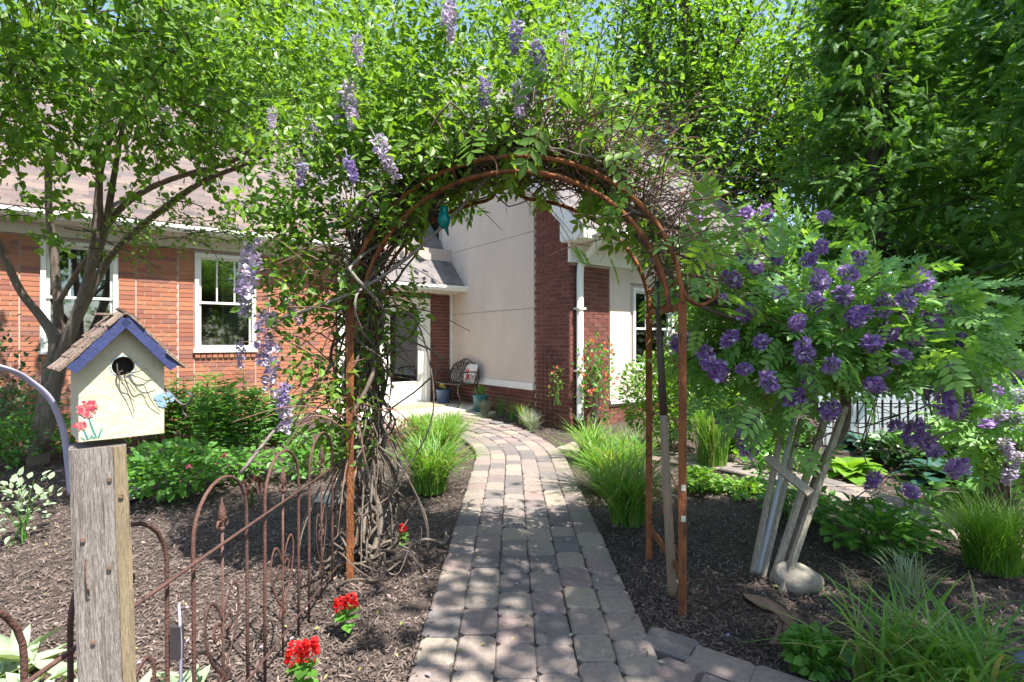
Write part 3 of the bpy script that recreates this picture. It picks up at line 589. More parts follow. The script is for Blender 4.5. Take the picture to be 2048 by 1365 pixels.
for pts, rr in (([(1395, 560), (1393, 420), (1392, 290), (1393, 200), (1390, 120), (1378, 40), (1372, -40)], [.2, .17, .12, .07]), ([(1392, 260), (1410, 180), (1440, 90), (1455, 0), (1460, -50)], [.09, .05]), ([(1392, 285), (1372, 230), (1365, 150), (1370, 60), (1360, -40)], [.09, .05]), ([(1393, 200), (1415, 130), (1400, 50), (1395, -30)], [.06, .03]),
                ([(1395, 330), (1420, 240), (1450, 140), (1490, 50), (1510, -30)], [.1, .05]), ([(1396, 420), (1480, 290), (1540, 180), (1580, 100), (1610, 20)], [.09, .05, .03]), ([(1390, 380), (1345, 270), (1320, 170), (1290, 60), (1270, -30)], [.08, .04]), ([(1340, 260), (1305, 200), (1260, 130)], [.04, .02]), ([(1480, 290), (1560, 220), (1620, 170)], [.05, .02]), ([(1345, 270), (1330, 180), (1340, 60)], [.04, .02])):
    c = catmull([P(a, b, 14.5 + .4 * sin(a * .05) * (b < 300)) for a, b in pts], 5); ml.tube(c, rr, 7)
    for q in c[3:]:
        for _ in range(5): mtips.append(q + RNG.normal(size=3) * [.9, 1.0, .8])
        if RNG.random() < .8: d_ = nrm(RNG.normal(size=3) + [0, -.3, .3]); ml.tube([q, q + d_ * .7, q + d_ * 1.3 + [0, 0, .1]], [.022, .008], 4)
ml.tube([(5.2, 14.5, 0), P(1395, 560, 14.5)], [.25, .2], 8)
ml.build('trunk', MT['bark_d'], mt, True); mtips = np.array(mtips); n_ = 12000; lf = MB(); leaves(lf, mtips[RNG.integers(0, len(mtips), n_)] + RNG.normal(size=(n_, 3)) * .35, .17, DIAM, None, .25, .55); lf.build('crown', MT['l_bg'], mt, kind='stuff')
# trees to the right of and behind the viewpoint: they throw the dappled shade on the right bed and the path
gS = 'shade trees beside the right hand bed'
broadleaf('shade_tree', 'shade tree overhanging the right hand bed near the path', (3.6, .75, 0), 5.2, .14, (0, 0), 6200, .14, 'l_bg2', first=.80, group=gS, jitter=.3)
broadleaf('shade_tree', 'tall shade tree beside the row of cedars', (14.5, 1.5, 0), 12, .26, (0, 0), 4500, .28, 'l_bg2', group=gS, first=.3)
broadleaf('shade_tree', 'shade tree standing behind the wisteria bed', (10.5, -2.0, 0), 10, .24, (0, 0), 4500, .26, 'l_bg2', group=gS, first=.35)
gR = 'garden trees behind the viewpoint'
for (loc, lb) in (((-1, -15, 0), 'garden tree facing the house windows'), ((6, -17, 0), 'garden tree across from the porch door'), ((12, -13, 0), 'garden tree across from the stucco gable'), ((-8, -14, 0), 'garden tree opposite the left wing of the house')): broadleaf('garden_tree', lb, loc, 8, .2, (0, 0), 9000, .3, 'l_bg2', group=gR, first=.22, jitter=.8)
# cedars
SPRAY_V, SPRAY_F = [], []
def _spray():
    rs = random.Random(3)
    for i in range(9):
        t = i / 8; 
        for sg in (-1, 1):
            L = (.34 - .22 * t) * rs.uniform(.7, 1.1); b = np.array([0, t * .8, -.12 * t * t]); d = nrm(np.array([sg * .8, .8, -.25 + rs.uniform(-.15, .1)])); s_ = nrm(np.cross(d, [0, 0, 1])); n = len(SPRAY_V)
            SPRAY_V.extend([b - s_ * .012, b + s_ * .012, b + d * L * .6 + s_ * .032, b + d * L, b + d * L * .6 - s_ * .032]); SPRAY_F.append((n, n + 1, n + 2, n + 3, n + 4))
    n = len(SPRAY_V); SPRAY_V.extend([(-.02, 0, 0), (.02, 0, 0), (.03, .6, -.08), (0, 1, -.2), (-.03, .6, -.08)]); SPRAY_F.append((n, n + 1, n + 2, n + 3, n + 4))
_spray()
def cedar(label, loc, h, rad, nsp, ls, split=True):
    t = thing('cedar_tree', label, 'tree', loc, 'dark cedars along the right side'); loc = np.array(loc, float); mb = MB()
    tops = [loc + [0, 0, h], loc + [.5, .2, h * .92]] if split else [loc + [0, 0, h]]
    for tp in tops: mb.tube(catmull([loc, loc + [0, 0, h * .12], loc * .45 + tp * .55 + RNG.normal(size=3) * .06, tp], 5), [.17, .13, .03], 8)
    P_, D_ = [], []
    nb = nsp // 26
    for k in range(nb):
        f = RNG.uniform(.08, .99); z = h * f; R = rad * (1.05 - f) ** .6 * RNG.uniform(.55, 1.1); a = RNG.uniform(0, 2 * pi); o = np.array([cos(a), sin(a), 0])
        b0 = loc + [0, 0, z]; b1 = b0 + o * R * .6 + [0, 0, .12 * R]; b2 = b0 + o * R + [0, 0, -.02 * R]
        if k % 3 == 0: mb.tube([b0, b1, b2], [.025, .006], 4)
        for q in range(26):
            u_ = RNG.uniform(.25, 1.02); base = b0 * (1 - u_) ** 2 + 2 * b1 * u_ * (1 - u_) + b2 * u_ * u_; P_.append(base + RNG.normal(size=3) * [.16, .16, .12]); D_.append(o * .7 + RNG.normal(size=3) * .55 + [0, 0, -.25])
    mb.build('trunk', MT['bark_d'], t, True)
    n = len(P_); lf = MB(); nn = RNG.normal(size=(n, 3)) * .45 + [0, -.3, .8]; s_ = ls * RNG.uniform(.6, 1.2, n)
    lf.inst(SPRAY_V, SPRAY_F, frames(np.array(D_), nn) * s_[:, None, None], np.array(P_)); lf.build('crown', MT['l_cedar'], t, kind='stuff')
cedar('dark cedar with twin trunks beside the gable roof end', (7.3, 10.6, 0), 11, 2.3, 12000, .30)
cedar('broad dark cedar with low drooping sprays', (9.6, 9.6, 0), 10.5, 2.6, 13000, .30)
cedar('dark cedar behind the twin trunk cedar', (10.2, 13.4, 0), 12, 2.5, 9000, .38, False)
cedar('bushy dark cedar closest to the picket fence', (8.3, 7.6, 0), 7.5, 1.6, 7500, .26, False)

# ------------------------------------------------------------------ redbud on the left
rb_loc = gp(75, 932); rb = thing('redbud_tree', 'multi stemmed redbud tree with heart shaped leaves before the brick wall', 'tree', rb_loc)
Zb = rb_loc[1]; tw = MB()
stems = [([(75, 935, 0), (85, 860, 0), (98, 780, 0), (112, 690, -.05), (85, 640, -.1), (45, 590, -.2), (15, 530, -.3), (-10, 470, -.4), (-60, 370, -.6)], [.14, .12, .1, .06, .05, .045, .035]),
         ([(85, 900, .03), (108, 780, .05), (117, 650, .1), (112, 560, .1), (104, 480, .05), (97, 410, 0), (95, 330, -.1), (70, 230, -.3)], [.1, .08, .06, .05, .045, .03]),
         ([(85, 900, -.02), (112, 760, -.03), (140, 670, -.1), (168, 590, -.15), (186, 510, -.2), (195, 420, -.25), (196, 340, -.3), (165, 250, -.4), (140, 150, -.5)], [.11, .09, .075, .06, .05, .03, .02]),
         ([(175, 560, -.17), (208, 470, -.3), (222, 390, -.4), (232, 330, -.5), (250, 230, -.7), (280, 120, -.9)], [.05, .045, .03, .015]),
         ([(130, 690, .02), (165, 620, .1), (205, 540, .15), (238, 495, .1), (310, 432, -.1), (400, 368, -.4), (480, 335, -.8), (560, 300, -1.2)], [.06, .055, .05, .045, .03, .015]),
         ([(190, 490, -.2), (240, 420, -.3), (300, 378, -.5), (375, 350, -.8), (465, 325, -1.1), (540, 270, -1.5)], [.045, .04, .03, .012]),
         ([(116, 610, .1), (155, 545, .0), (188, 500, -.15)], [.035, .03]),
         ([(205, 480, -.3), (200, 400, -.5), (205, 330, -.7), (240, 250, -1.1), (330, 180, -1.6)], [.035, .03, .012]),
         ([(200, 430, -.2), (260, 390, .3), (330, 330, .6), (420, 250, .9)], [.03, .02, .01])]
for pts, rr in stems: tw.tube(catmull([P(a, b, Zb + c) for a, b, c in pts], 5), np.array(rr) * .8, 8)
twl = MB(); rl_ = MB(); pod = MB()
def spray(c, d, L, nlf, ls, lm, stem, tpl=HEART, sag=.35):
    d = nrm(np.array(d)); t = np.linspace(0, 1, 6)[:, None]; pts = c + d * L * t + np.array([0, 0, -sag * L]) * t ** 2 + RNG.normal(size=(6, 3)) * .012
    stem.tube(pts, [.006, .002], 4)
    u_ = RNG.uniform(.08, 1, nlf); pos = np.stack([np.interp(u_, t[:, 0], pts[:, k]) for k in range(3)], 1) + RNG.normal(size=(nlf, 3)) * .035
    sd_ = np.cross(d, [0, 0, 1]) * RNG.choice([-1, 1], nlf)[:, None]; leaves(lm, pos, ls, tpl, d * .4 + sd_ * .8, .55, .6)
cc, rr_ = np.array([-3.85, 4.3, 4.4]), np.array([2.6, 1.75, 1.45])
for k in range(640):
    c = ball(1, cc, rr_, .38)[0]
    if c[2] < 2.95 + .25 * RNG.random(): continue
    if c[1] < 2.2: continue
    d = nrm(c - cc + [0, 0, -.6]) * [1, 1, .4] + RNG.normal(size=3) * .5; spray(c, d, RNG.uniform(.3, .7), 28, .071, rl_, twl)
    if k % 3 == 0: n_ = 7; pp_ = c + RNG.normal(size=(n_, 3)) * .12; dd = RNG.normal(size=(n_, 3)) * .2 + [0, 0, -1]; pod.inst(NARROW[0], NARROW[1], frames(dd, rand_dirs(n_)) * .085, pp_)
for k in range(95):      # upper canopy before the roof
    c = P(RNG.uniform(-40, 480), RNG.uniform(60, 285), RNG.uniform(3.9, 5.2)); spray(c, (RNG.uniform(-.6, 1), RNG.normal() * .4, RNG.uniform(-.3, .2)), RNG.uniform(.3, .65), 28, .07, rl_, twl)
for k in range(46):      # low twigs in front of the wall and windows
    c = P(RNG.uniform(120, 470), RNG.uniform(395, 500), RNG.uniform(5.0, 6.0)); spray(c, (RNG.uniform(-.2, 1), RNG.normal() * .3, RNG.uniform(-.2, .2)), RNG.uniform(.25, .6), 22, .055, rl_, twl, OVATE, .2)
for k in range(8):
    c = P(RNG.uniform(0, 130), RNG.uniform(380, 480), RNG.uniform(4.6, 5.6)); spray(c, (RNG.uniform(-.3, .6), -.2, 0), .45, 20, .075, rl_, twl)
tw.build('trunk', MT['bark'], rb, True); twl.build('twigs', MT['bark_d'], rb, kind='stuff'); rl_.build('crown', MT['l_red'], rb, kind='stuff'); pod.build('seed_pods', MT['l_pod'], rb, kind='stuff')

# ------------------------------------------------------------------ rusty arbor
LF, RF, LB, RB = np.array([-.947, 3.07, 0]), np.array([.883, 2.72, 0]), np.array([-.97, 3.77, 0]), np.array([.895, 3.43, 0]); ZS = 1.62
arb = thing('garden_arbor', 'rusty iron garden arbor arching over the paver path', 'arbor', ((LF + RB) / 2 * [1, 1, 0]))
for b0 in (LF, RF, LB, RB):
    m_ = MB(); sg = 1 if b0[0] < 0 else -1
    m_.obox(b0 + [0, 0, ZS / 2 - .05], (.021, 0, 0), (0, .003, 0), (0, 0, ZS / 2 + .05)); m_.obox(b0 + [-sg * .0185, .021, ZS / 2 - .05], (.003, 0, 0), (0, .0178, 0), (0, 0, ZS / 2 + .05))
    po = m_.build('post', MT['rust'], arb)
    if b0 is RF:
        for zz in (.66, .50): MB().obox(b0 + [0.004, -.0045, zz], (.012, 0, 0), (0, .0008, 0), (0, 0, .016)).build('sticker', MT['tag'], po)
def arch(a, b, h, off=0, ogee=False, n=28):
    pts = []
    for i in range(n + 1):
        t = i / n; an = pi * t; s = -cos(an); e = sin(an)
        hh = h * e - off
        if ogee: hh = h * .97 * e + .17 * math.exp(-((s) / .07) ** 2) * (1 if abs(s) < .25 else 0)
        pts.append((a + b) / 2 + (b - a) / 2 * s * (1 - off * .8) + [0, 0, ZS + max(hh, -.05)])
    return np.array(pts)
A_f, A_f2, A_b = arch(LF, RF, .82), arch(LF, RF, .82, .085), arch(LB, RB, .80, 0, True, 60)
for A in (A_f, A_f2, A_b): MB().tube(A, .0135, 6, None, (1, 1)).build('arch_hoop', MT['rust'], arb, True)
A_m = (arch(LF, RF, .84) + arch(LB, RB, .84)) / 2; MB().tube(A_m, .014, 6).build('arch_hoop', MT['rust'], arb, True)
for i in range(3, 27, 4):
    p0, p1 = A_f[i], arch(LB, RB, .80, 0, False)[i]; MB().tube([p0, p1], .008, 5).build('cross_bar', MT['rust'], arb)
for (f_, b_) in ((RF, RB), (LF, LB)):
    for zz, th in ((1.60, .035), (1.74, .035), (.21, .045)): MB().bar(f_ + [0, .02, zz], b_ + [0, -.02, zz + (0.0)], .012, th).build('rung', MT['rust'], arb)
    for k in range(4):
        za, zb_ = .25 + k * .33, .25 + (k + 1) * .33
        for (p, q) in ((f_, b_), (b_, f_)): MB().tube([p + [0, 0, za], q + [0, 0, zb_]], .0035, 4).build('lattice_wire', MT['rust'], arb)
def spiral(c, r0, r1, a0, a1, ax, ay, n=22):
    t = np.linspace(0, 1, n); a = a0 + (a1 - a0) * t; r = r0 + (r1 - r0) * t; return np.asarray(c) + np.outer(r * np.cos(a), ax) + np.outer(r * np.sin(a), ay)
sc1 = catmull([RF + [0, 0, 1.70], RF + [.03, 0, 1.64], RF + [.10, .02, 1.61], RF + [.18, .05, 1.64], RF + [.205, .06, 1.69], RF + [.18, .06, 1.74], RF + [.15, .06, 1.71]], 5)
MB().tube(sc1, .009, 6).build('scroll', MT['rust'], arb, True)
MB().tube(sc1 * [1, 1, 1] + (RB - RF), .011, 6).build('scroll', MT['rust'], arb, True)
MB().tube(sc1 * [-1, 1, 1] + [.883 - .947, LF[1] - RF[1], 0], .011, 6).build('scroll', MT['rust'], arb, True)
# long wooden handle hanging in the arbor
hd = thing('tool_handle', 'long round wooden tool handle hanging inside the rusty arbor', 'tool', (.874, 2.86, 0))
q0, q1 = np.array([.874, 2.86, .03]), np.array([.835, 3.0, 1.60]); mid = q0 * .38 + q1 * .62
MB().tube([q0, q0 * .98 + q1 * .02, q0 * .5 + mid * .5, mid], [.012, .026, .025, .022], 10).build('shaft', MT['handle'], hd, True)
MB().tube([mid, mid * .5 + q1 * .5, q1], [.022, .021, .014], 10).build('grip', MT['handle_d'], hd, True, label='dark stained upper end of the handle')
MB().tube(catmull([q1 - [0, 0, .02], q1 + [0, 0, .08], q1 + [-.005, .02, .15], q1 + [.01, .05, .16], q1 + [.015, .06, .11]], 4), .008, 6).build('hook', MT['dmetal'], hd, True)
# teal glass bird
tb_loc = P(888, 445, 3.1); tb = thing('glass_ornament', 'teal glass bird ornament perched on the arbor vine', 'ornament', tb_loc)
MB().lathe([(.008, -.045), (.03, -.03), (.038, 0), (.036, .025), (.028, .045), (.026, .058), (.028, .07), (.02, .086), (.006, .092)], tb_loc, 14).build('body', MT['teal'], tb, True)
MB().tube([tb_loc + [-.01, -.03, .066], tb_loc + [-.02, -.05, .06]], [.006, .001], 6).build('beak', MT['teal'], tb, True)
MB().tube([tb_loc + [.01, .02, -.03], tb_loc + [.02, .04, -.075]], [.016, .006], 6, None, (1, .4)).build('tail', MT['teal'], tb, True)

# ------------------------------------------------------------------ vine on the arbor
vn = thing('wisteria_vine', 'leafy wisteria vine with pale lavender racemes smothering the arbor', 'vine', (-.95, 3.4, 0))
vs, vt = MB(), MB()
Aall = arch(LF * .5 + LB * .5, RF * .5 + RB * .5, .86)
for k in range(30):          # stems up the left posts
    b0 = np.array([-.96 + RNG.normal() * .1, 3.42 + RNG.normal() * .22, .0]); pts = [b0]
    for z in (.25, .55, .9, 1.25, 1.6): pts.append([-.95 + RNG.normal() * .11, 3.42 + RNG.normal() * .2, z + RNG.normal() * .05])
    j = int(RNG.uniform(4, 26)); st_ = max(2, j // 5)
    for i in range(2, j, st_): pts.append(Aall[i] + RNG.normal(size=3) * [.07, .22, .07] + [0, 0, .04])
    r = RNG.choice([.006, .008, .011, .016], p=[.5, .35, .13, .02]); vs.tube(wob(catmull(pts, 4), .006), [r, r * .8, r * 1.05, r * .4], 5)
for k in range(3):           # thick trunks
    b0 = np.array([-.9 + k * .02, 3.3 + k * .09, 0]); pts = [b0] + [np.array([-.93 + .08 * sin(z * 5 + k * 2), 3.35 + .1 * cos(z * 4 + k) + k * .06, z]) for z in (.3, .7, 1.1, 1.5)] + [Aall[4] + [0, k * .05 - .1, .03], Aall[8] + [0, k * .04 - .1, .05], Aall[13] + [0, 0, .06]]
    MB().tube(catmull(pts, 6), [.021 - k * .003, .017, .009], 7).build('stem', MT['vine'], vn, True)
for k in range(13):          # coils at the foot
    c = np.array([-.86 + RNG.normal() * .1, 3.35 + RNG.normal() * .2, .0]); R = RNG.uniform(.12, .34); a0 = RNG.uniform(0, 6.28); n_ = 9; sw = RNG.uniform(3, 5.5)
    pts = [c + [R * cos(a0 + sw * i / n_), R * .8 * sin(a0 + sw * i / n_), abs(RNG.normal() * .05) + .03 + .35 * (i / n_) ** 2 * RNG.random()] for i in range(n_)]; vs.tube(catmull(pts, 3), RNG.choice([.004, .006, .009]), 5)
for k in range(16):          # loops hanging from the posts to the ground
    a = RNG.uniform(0, 6.28); R = RNG.uniform(.15, .42); c = np.array([-.93, 3.4, 0]); pts = [c + [0, 0, RNG.uniform(.7, 1.3)], c + [R * .6 * cos(a), R * .6 * sin(a), .6], c + [R * cos(a), R * sin(a), .28], c + [R * 1.05 * cos(a), R * 1.05 * sin(a), .03]]; vs.tube(catmull(pts, 5), [.007, .004], 5)
vs.tube(catmull([P(770, 610, 3.4), P(830, 640, 3.3), P(865, 760, 3.2), P(858, 860, 3.2), P(800, 960, 3.2), P(770, 1010, 3.3)], 5), .005, 5)
vs.tube(catmull([P(560, 640, 3.0), P(700, 590, 3.0), P(800, 530, 3.05), P(900, 440, 3.1), P(990, 340, 3.1)], 5), .010, 5)
vs.tube(catmull([P(480, 950, 2.9), P(560, 850, 3.0), P(640, 760, 3.15), P(690, 700, 3.3)], 5), [.012, .007], 6)
for k in range(210):         # tangle along the arch
    i0 = int(RNG.uniform(1, 20)); i1 = min(28, i0 + int(RNG.uniform(5, 12))); pts = [Aall[i] + RNG.normal(size=3) * [.05, .24, .06] + [0, 0, .07] for i in range(i0, i1, 2)]
    if len(pts) < 3: continue
    r = RNG.choice([.004, .006, .009, .013], p=[.4, .35, .2, .05]); vs.tube(wob(catmull(pts, 4), .007), [r, r * .6], 5)
for k in range(420):         # fine twigs sticking out
    i = int(RNG.uniform(2, 27)); b0 = Aall[i] + RNG.normal(size=3) * [.05, .22, .05] + [0, 0, .06]; rad = nrm(Aall[i] - [0, 3.25, 1.5]); d = rad * RNG.uniform(.1, 1) + RNG.normal(size=3) * .45
    L = RNG.uniform(.12, .45); pts = [b0, b0 + d * L * .5 + RNG.normal(size=3) * .02, b0 + d * L + [0, 0, -.25 * L * RNG.random()]]; vt.tube(catmull(pts, 3), [.004, .0015], 4)
for k in range(150):         # twigs around the left side
    b0 = np.array([-.98 + RNG.normal() * .1, 3.35 + RNG.normal() * .2, RNG.uniform(.75, 2.2)]); d = nrm(RNG.normal(size=3) * [1, .7, .6] + [-.4, -.2, .1]); L = RNG.uniform(.2, .6)
    vt.tube(catmull([b0, b0 + d * L * .5 + [0, 0, .04], b0 + d * L + [0, 0, -.1 * RNG.random()]], 4), [.005, .002], 4)
for k in range(270):         # wiry bare twigs over the right shoulder of the arch
    i = int(RNG.uniform(12, 28)); b0 = Aall[i] + RNG.normal(size=3) * [.05, .22, .04] + [0, 0, .05]; d = nrm(np.array([.9, -.1, .25]) + RNG.normal(size=3) * [.6, .5, .5]); L = RNG.uniform(.2, .75)
    pts = [b0, b0 + d * L * .35 + RNG.normal(size=3) * .04 + [0, 0, .06], b0 + d * L * .7 + RNG.normal(size=3) * .05 + [0, 0, .05], b0 + d * L + [0, 0, -.12 * L]]; vt.tube(catmull(pts, 4), [.0042, .0016], 4)
vs.build('woody_stems', MT['vine'], vn, True, kind='stuff'); vt.build('twigs', MT['twig_r'], vn, kind='stuff')
vl = MB()
blobs = [(600, 470, 3.15, .30, .35, .30, 620), (640, 330, 3.15, .42, .42, .40, 1000), (790, 210, 3.2, .55, .45, .40, 1500), (600, 110, 3.4, .55, .5, .50, 1300), (880, 70, 3.3, .6, .5, .42, 1500), (1090, 170, 3.1, .45, .4, .33, 900), (1180, 310, 2.95, .3, .3, .1, 130), (1280, 330, 3.0, .3, .3, .14, 110), (1000, 290, 2.95, .4, .3, .1, 260), (860, 330, 2.95, .25, .3, .14, 260), (780, 420, 3.0, .2, .3, .2, 240), (1210, 225, 3.1, .32, .3, .22, 300),
         (760, 300, 3.1, .4, .35, .25, 650), (950, 245, 3.05, .45, .35, .2, 650), (690, 590, 3.2, .26, .35, .26, 360), (570, 600, 3.1, .24, .3, .24, 260), (690, 790, 3.25, .22, .35, .33, 330), (690, 900, 3.25, .2, .35, .16, 110), (750, 700, 3.4, .16, .3, .35, 200), (815, 620, 3.4, .16, .3, .24, 150), (600, 740, 3.1, .2, .2, .25, 130), (520, 430, 3.0, .2, .25, .2, 160), (650, 880, 3.2, .2, .2, .12, 70), (1060, 30, 3.4, .4, .4, .25, 500), (420, 60, 3.6, .4, .4, .4, 300)]
for (a, b, Z, rx, ry, rz, n_) in blobs:
    c = P(a, b, Z); pos = ball(int(n_ * 1.2), c, (rx, ry, rz), .5); leaves(vl, pos, .058, OVATE, None, .3, .55)
for k in range(70):          # compound sprigs hanging below the arch
    i = int(RNG.uniform(5, 25)); b0 = Aall[i] + RNG.normal(size=3) * [.05, .25, .03] + [0, 0, .02]; n_ = 1; d = RNG.normal(size=(n_, 3)) * .6 + [0, -.2, -.7]; vl.inst(FROND6[0], FROND6[1], frames(d, rand_dirs(n_) + [0, -.5, .4]) * RNG.uniform(.14, .22), b0[None])
for k in range(50):
    i = int(RNG.uniform(10, 27)); b0 = Aall[i] + RNG.normal(size=3) * [.06, .3, .05] + [0, 0, .13]; d = RNG.normal(size=(1, 3)) + [.2, -.1, .2]; vl.inst(FROND6[0], FROND6[1], frames(d, rand_dirs(1) * .5 + [0, -.3, .8]) * RNG.uniform(.16, .24), b0[None])
vl.build('foliage', MT['l_vine'], vn, kind='stuff')
PET = ([(0, 0, 0), (.5, .35, .2), (.35, 1, .05), (-.35, 1, .05), (-.5, .35, .2)], [(0, 1, 2, 3, 4)])
def raceme_mesh(name, L, R, n, ps, mk, seed, cone=True):
    t = np.linspace(0, 1, n); a = np.arange(n) * 2.4; rad = R * (np.sin(pi * (t * .85 + .12)) ** .8 if not cone else (1 - t * .75) * np.minimum(1, .45 + t * 6))
    o = np.stack([np.cos(a), np.sin(a), np.zeros(n)], 1); pos = o * (rad * RNG.uniform(.35, 1.15, n))[:, None]; cv = RNG.normal(size=2) * L * .22; pos[:, :2] += np.outer(t ** 2, cv); pos[:, 2] = -t * L + RNG.normal(size=n) * L * .03
    mb_ = MB(); d = o + RNG.normal(size=(n, 3)) * .45 + [0, 0, .25]; mb_.inst(PET[0], PET[1], frames(d, RNG.normal(size=(n, 3)) * .5 + [0, 0, 1]) * (ps * RNG.uniform(.7, 1.2, n))[:, None, None], pos)
    mb_.tube([(0, 0, .05), (0, 0, -L * .95)], [.003, .0015], 4, .3); return mb_.mesh(name, MT[mk])
PALE = [raceme_mesh('flower_raceme', .2, .045, 110, .026, 'f_pale', k) for k in range(5)]; PURP2 = [raceme_mesh('flower_raceme', .15, .04, 90, .024, 'f_lav', k) for k in range(3)]
for (a, b, Z, s_, pur) in ((505, 490, 2.95, 1.5, 0), (495, 545, 2.95, 1.2, 0), (535, 630, 3.0, 1.4, 0), (545, 690, 3.0, 1.3, 0), (560, 780, 3.0, 1.2, 0), (572, 770, 2.95, .9, 1), (700, 170, 2.9, 1.1, 0), (705, 200, 2.9, 1, 0), (752, 278, 2.75, 1.1, 0), (695, 318, 2.75, .9, 1), (603, 330, 2.8, .8, 1), (545, 222, 2.8, .6, 0), (968, 160, 2.8, 1.0, 1), (1040, 170, 2.85, 1.0, 0), (1062, 178, 2.85, .9, 1), (1072, 85, 2.85, 1.3, 1), (1035, 45, 2.85, 1.1, 1), (905, 30, 2.9, .8, 0), (900, 10, 2.9, .8, 0), (1120, 70, 3, .8, 0), (715, 80, 2.9, .8, 0), (620, 240, 2.9, .7, 0), (575, 600, 3.05, .8, 0), (480, 690, 3.1, .7, 0)):
    o = link('flower_raceme', random.choice(PURP2 if pur else PALE), vn); o.location = P(a, b, Z) - ORG[vn.name]; o.scale = (s_ * .8, s_ * .8, s_); o.rotation_euler = (RNG.normal() * .2, RNG.normal() * .25, RNG.uniform(0, 6))

# ------------------------------------------------------------------ wisteria on stakes, right bed
wb_loc = gp(1560, 1172); wb = thing('wisteria_bush', 'spreading wisteria with deep purple flower clusters trained over leaning stakes', 'shrub', wb_loc)
tr_top = P(1690, 760, 3.35); trk = catmull([wb_loc, P(1600, 1040, 3.25), P(1650, 920, 3.3), P(1690, 850, 3.35), tr_top], 5)
MB().tube(trk, [.02, .022, .03, .032], 8).build('trunk', MT['vine'], wb, True)
WT = []; bs = MB(); bl_ = MB(); wc = P(1650, 690, 3.45); wr = np.array([.98, .75, .52])
def in_w(p): return ((p - wc) / wr) @ ((p - wc) / wr)
for k in range(95):
    a = RNG.uniform(0, 2 * pi); e = RNG.uniform(-.35, .9); o = np.array([cos(a), sin(a) * .8, e]); tip = wc + o * wr * RNG.uniform(.6, 1.05); mid_ = (tr_top + tip) / 2 + [0, 0, .18] + RNG.normal(size=3) * .06
    WT.append(tip); bs.tube(catmull([tr_top + RNG.normal(size=3) * .04, mid_, tip, tip + nrm(o) * .06 + [0, 0, -.05]], 4), [.012, .0025], 5)
for k in range(13):     # bare wiry tangle below and right
    p0 = P(RNG.uniform(1650, 1900), RNG.uniform(780, 930), RNG.uniform(3.1, 3.9)); pts = [p0 + np.cumsum(RNG.normal(size=(5, 3)) * .11, axis=0)[i] for i in range(5)]; bs.tube(catmull(pts, 4), [.005, .002], 4)
for (a, b, c, d) in ((1270, 470, 1400, 600), (1300, 520, 1500, 640), (1250, 420, 1480, 480), (1350, 590, 1560, 660)): bs.tube(catmull([P(a, b, 2.9), P((a + c) / 2, (b + d) / 2 + 10, 3.0), P(c, d, 3.2), P(c + 90, d + 50, 3.3)], 5), [.012, .02], 6)
bs.build('branches', MT['vine'], wb, True, kind='stuff')
def fronds(mb_, pos, out, ls):
    x_, z_ = pos[:, 0], pos[:, 2]; kp = ~((x_ > 2.0) & (x_ < 2.9) & (z_ < 1.16) & (RNG.random(len(pos)) < .9)) & ~((x_ > 1.5) & (x_ < 2.8) & (z_ < .78)); pos, out = pos[kp], out[kp]   # bare and wiry low down
    n_ = len(pos); d = out * .8 + RNG.normal(size=(n_, 3)) * .5 + [0, 0, -.15]; nn = RNG.normal(size=(n_, 3)) * .35 + [0, -.25, .9]; mb_.inst(FROND[0], FROND[1], frames(d, nn) * (ls * RNG.uniform(.65, 1.15, n_))[:, None, None], pos)
n_ = 1250; pos = ball(n_, wc, wr, .42); k_ = pos[:, 2] > wc[2] - .25 * wr[2] - .25 * RNG.random(n_); pos = pos[k_]; fronds(bl_, pos, nrm(pos - wc), .15)
for (a, b, Z, n_) in ((1480, 600, 3.1, 60), (1440, 520, 3.1, 26), (1400, 470, 3.0, 14), (1620, 850, 3.2, 18), (1830, 760, 3.3, 60), (1880, 850, 3.3, 36), (1760, 930, 3.1, 25), (1530, 830, 3.1, 25), (1370, 560, 2.9, 9), (1300, 440, 3.0, 6), (1480, 800, 3.1, 20), (1550, 480, 3.4, 60), (1300, 540, 3.2, 10)):
    pos = P(a, b, Z) + RNG.normal(size=(n_, 3)) * [.16, .16, .1]; fronds(bl_, pos, nrm(RNG.normal(size=(n_, 3)) + [0, -.3, 0]), .15)
WT = np.repeat(np.array(WT), 4, axis=0) + RNG.normal(size=(4 * len(WT), 3)) * .05; fronds(bl_, WT, nrm(WT - wc), .15)
bl_.build('foliage', MT['l_wis'], wb, kind='stuff')
CLUS = [raceme_mesh('flower_cluster', .105, .055, 120, .03, 'f_purple', k, False) for k in range(4)]
fl = [(1390, 440), (1483, 440), (1530, 430), (1530, 478), (1652, 440), (1645, 498), (1612, 527), (1510, 540), (1390, 530), (1555, 525), (1690, 550), (1838, 555), (1842, 570), (1445, 607), (1625, 605), (1765, 610), (1810, 603), (1725, 630), (1490, 628), (1375, 690), (1413, 712), (1470, 683), (1605, 698), (1665, 735), (1430, 740), (1535, 760), (1760, 750), (1770, 665), (1862, 648), (1835, 690), (1915, 690), (1905, 620), (1575, 800), (1665, 825), (1455, 843), (1505, 850), (1500, 880), (1870, 790), (1925, 800), (1920, 830), (1800, 860), (1835, 862), (1850, 890), (1870, 910), (1755, 965), (1820, 990), (1690, 590), (1560, 590), (1500, 510), (1740, 690), (1755, 780), (1945, 780), (1915, 940), (1460, 560), (1590, 650), (1700, 640), (1640, 560), (1520, 690), (1800, 720), (1720, 520), (1880, 740), (1490, 745), (1620, 760)]
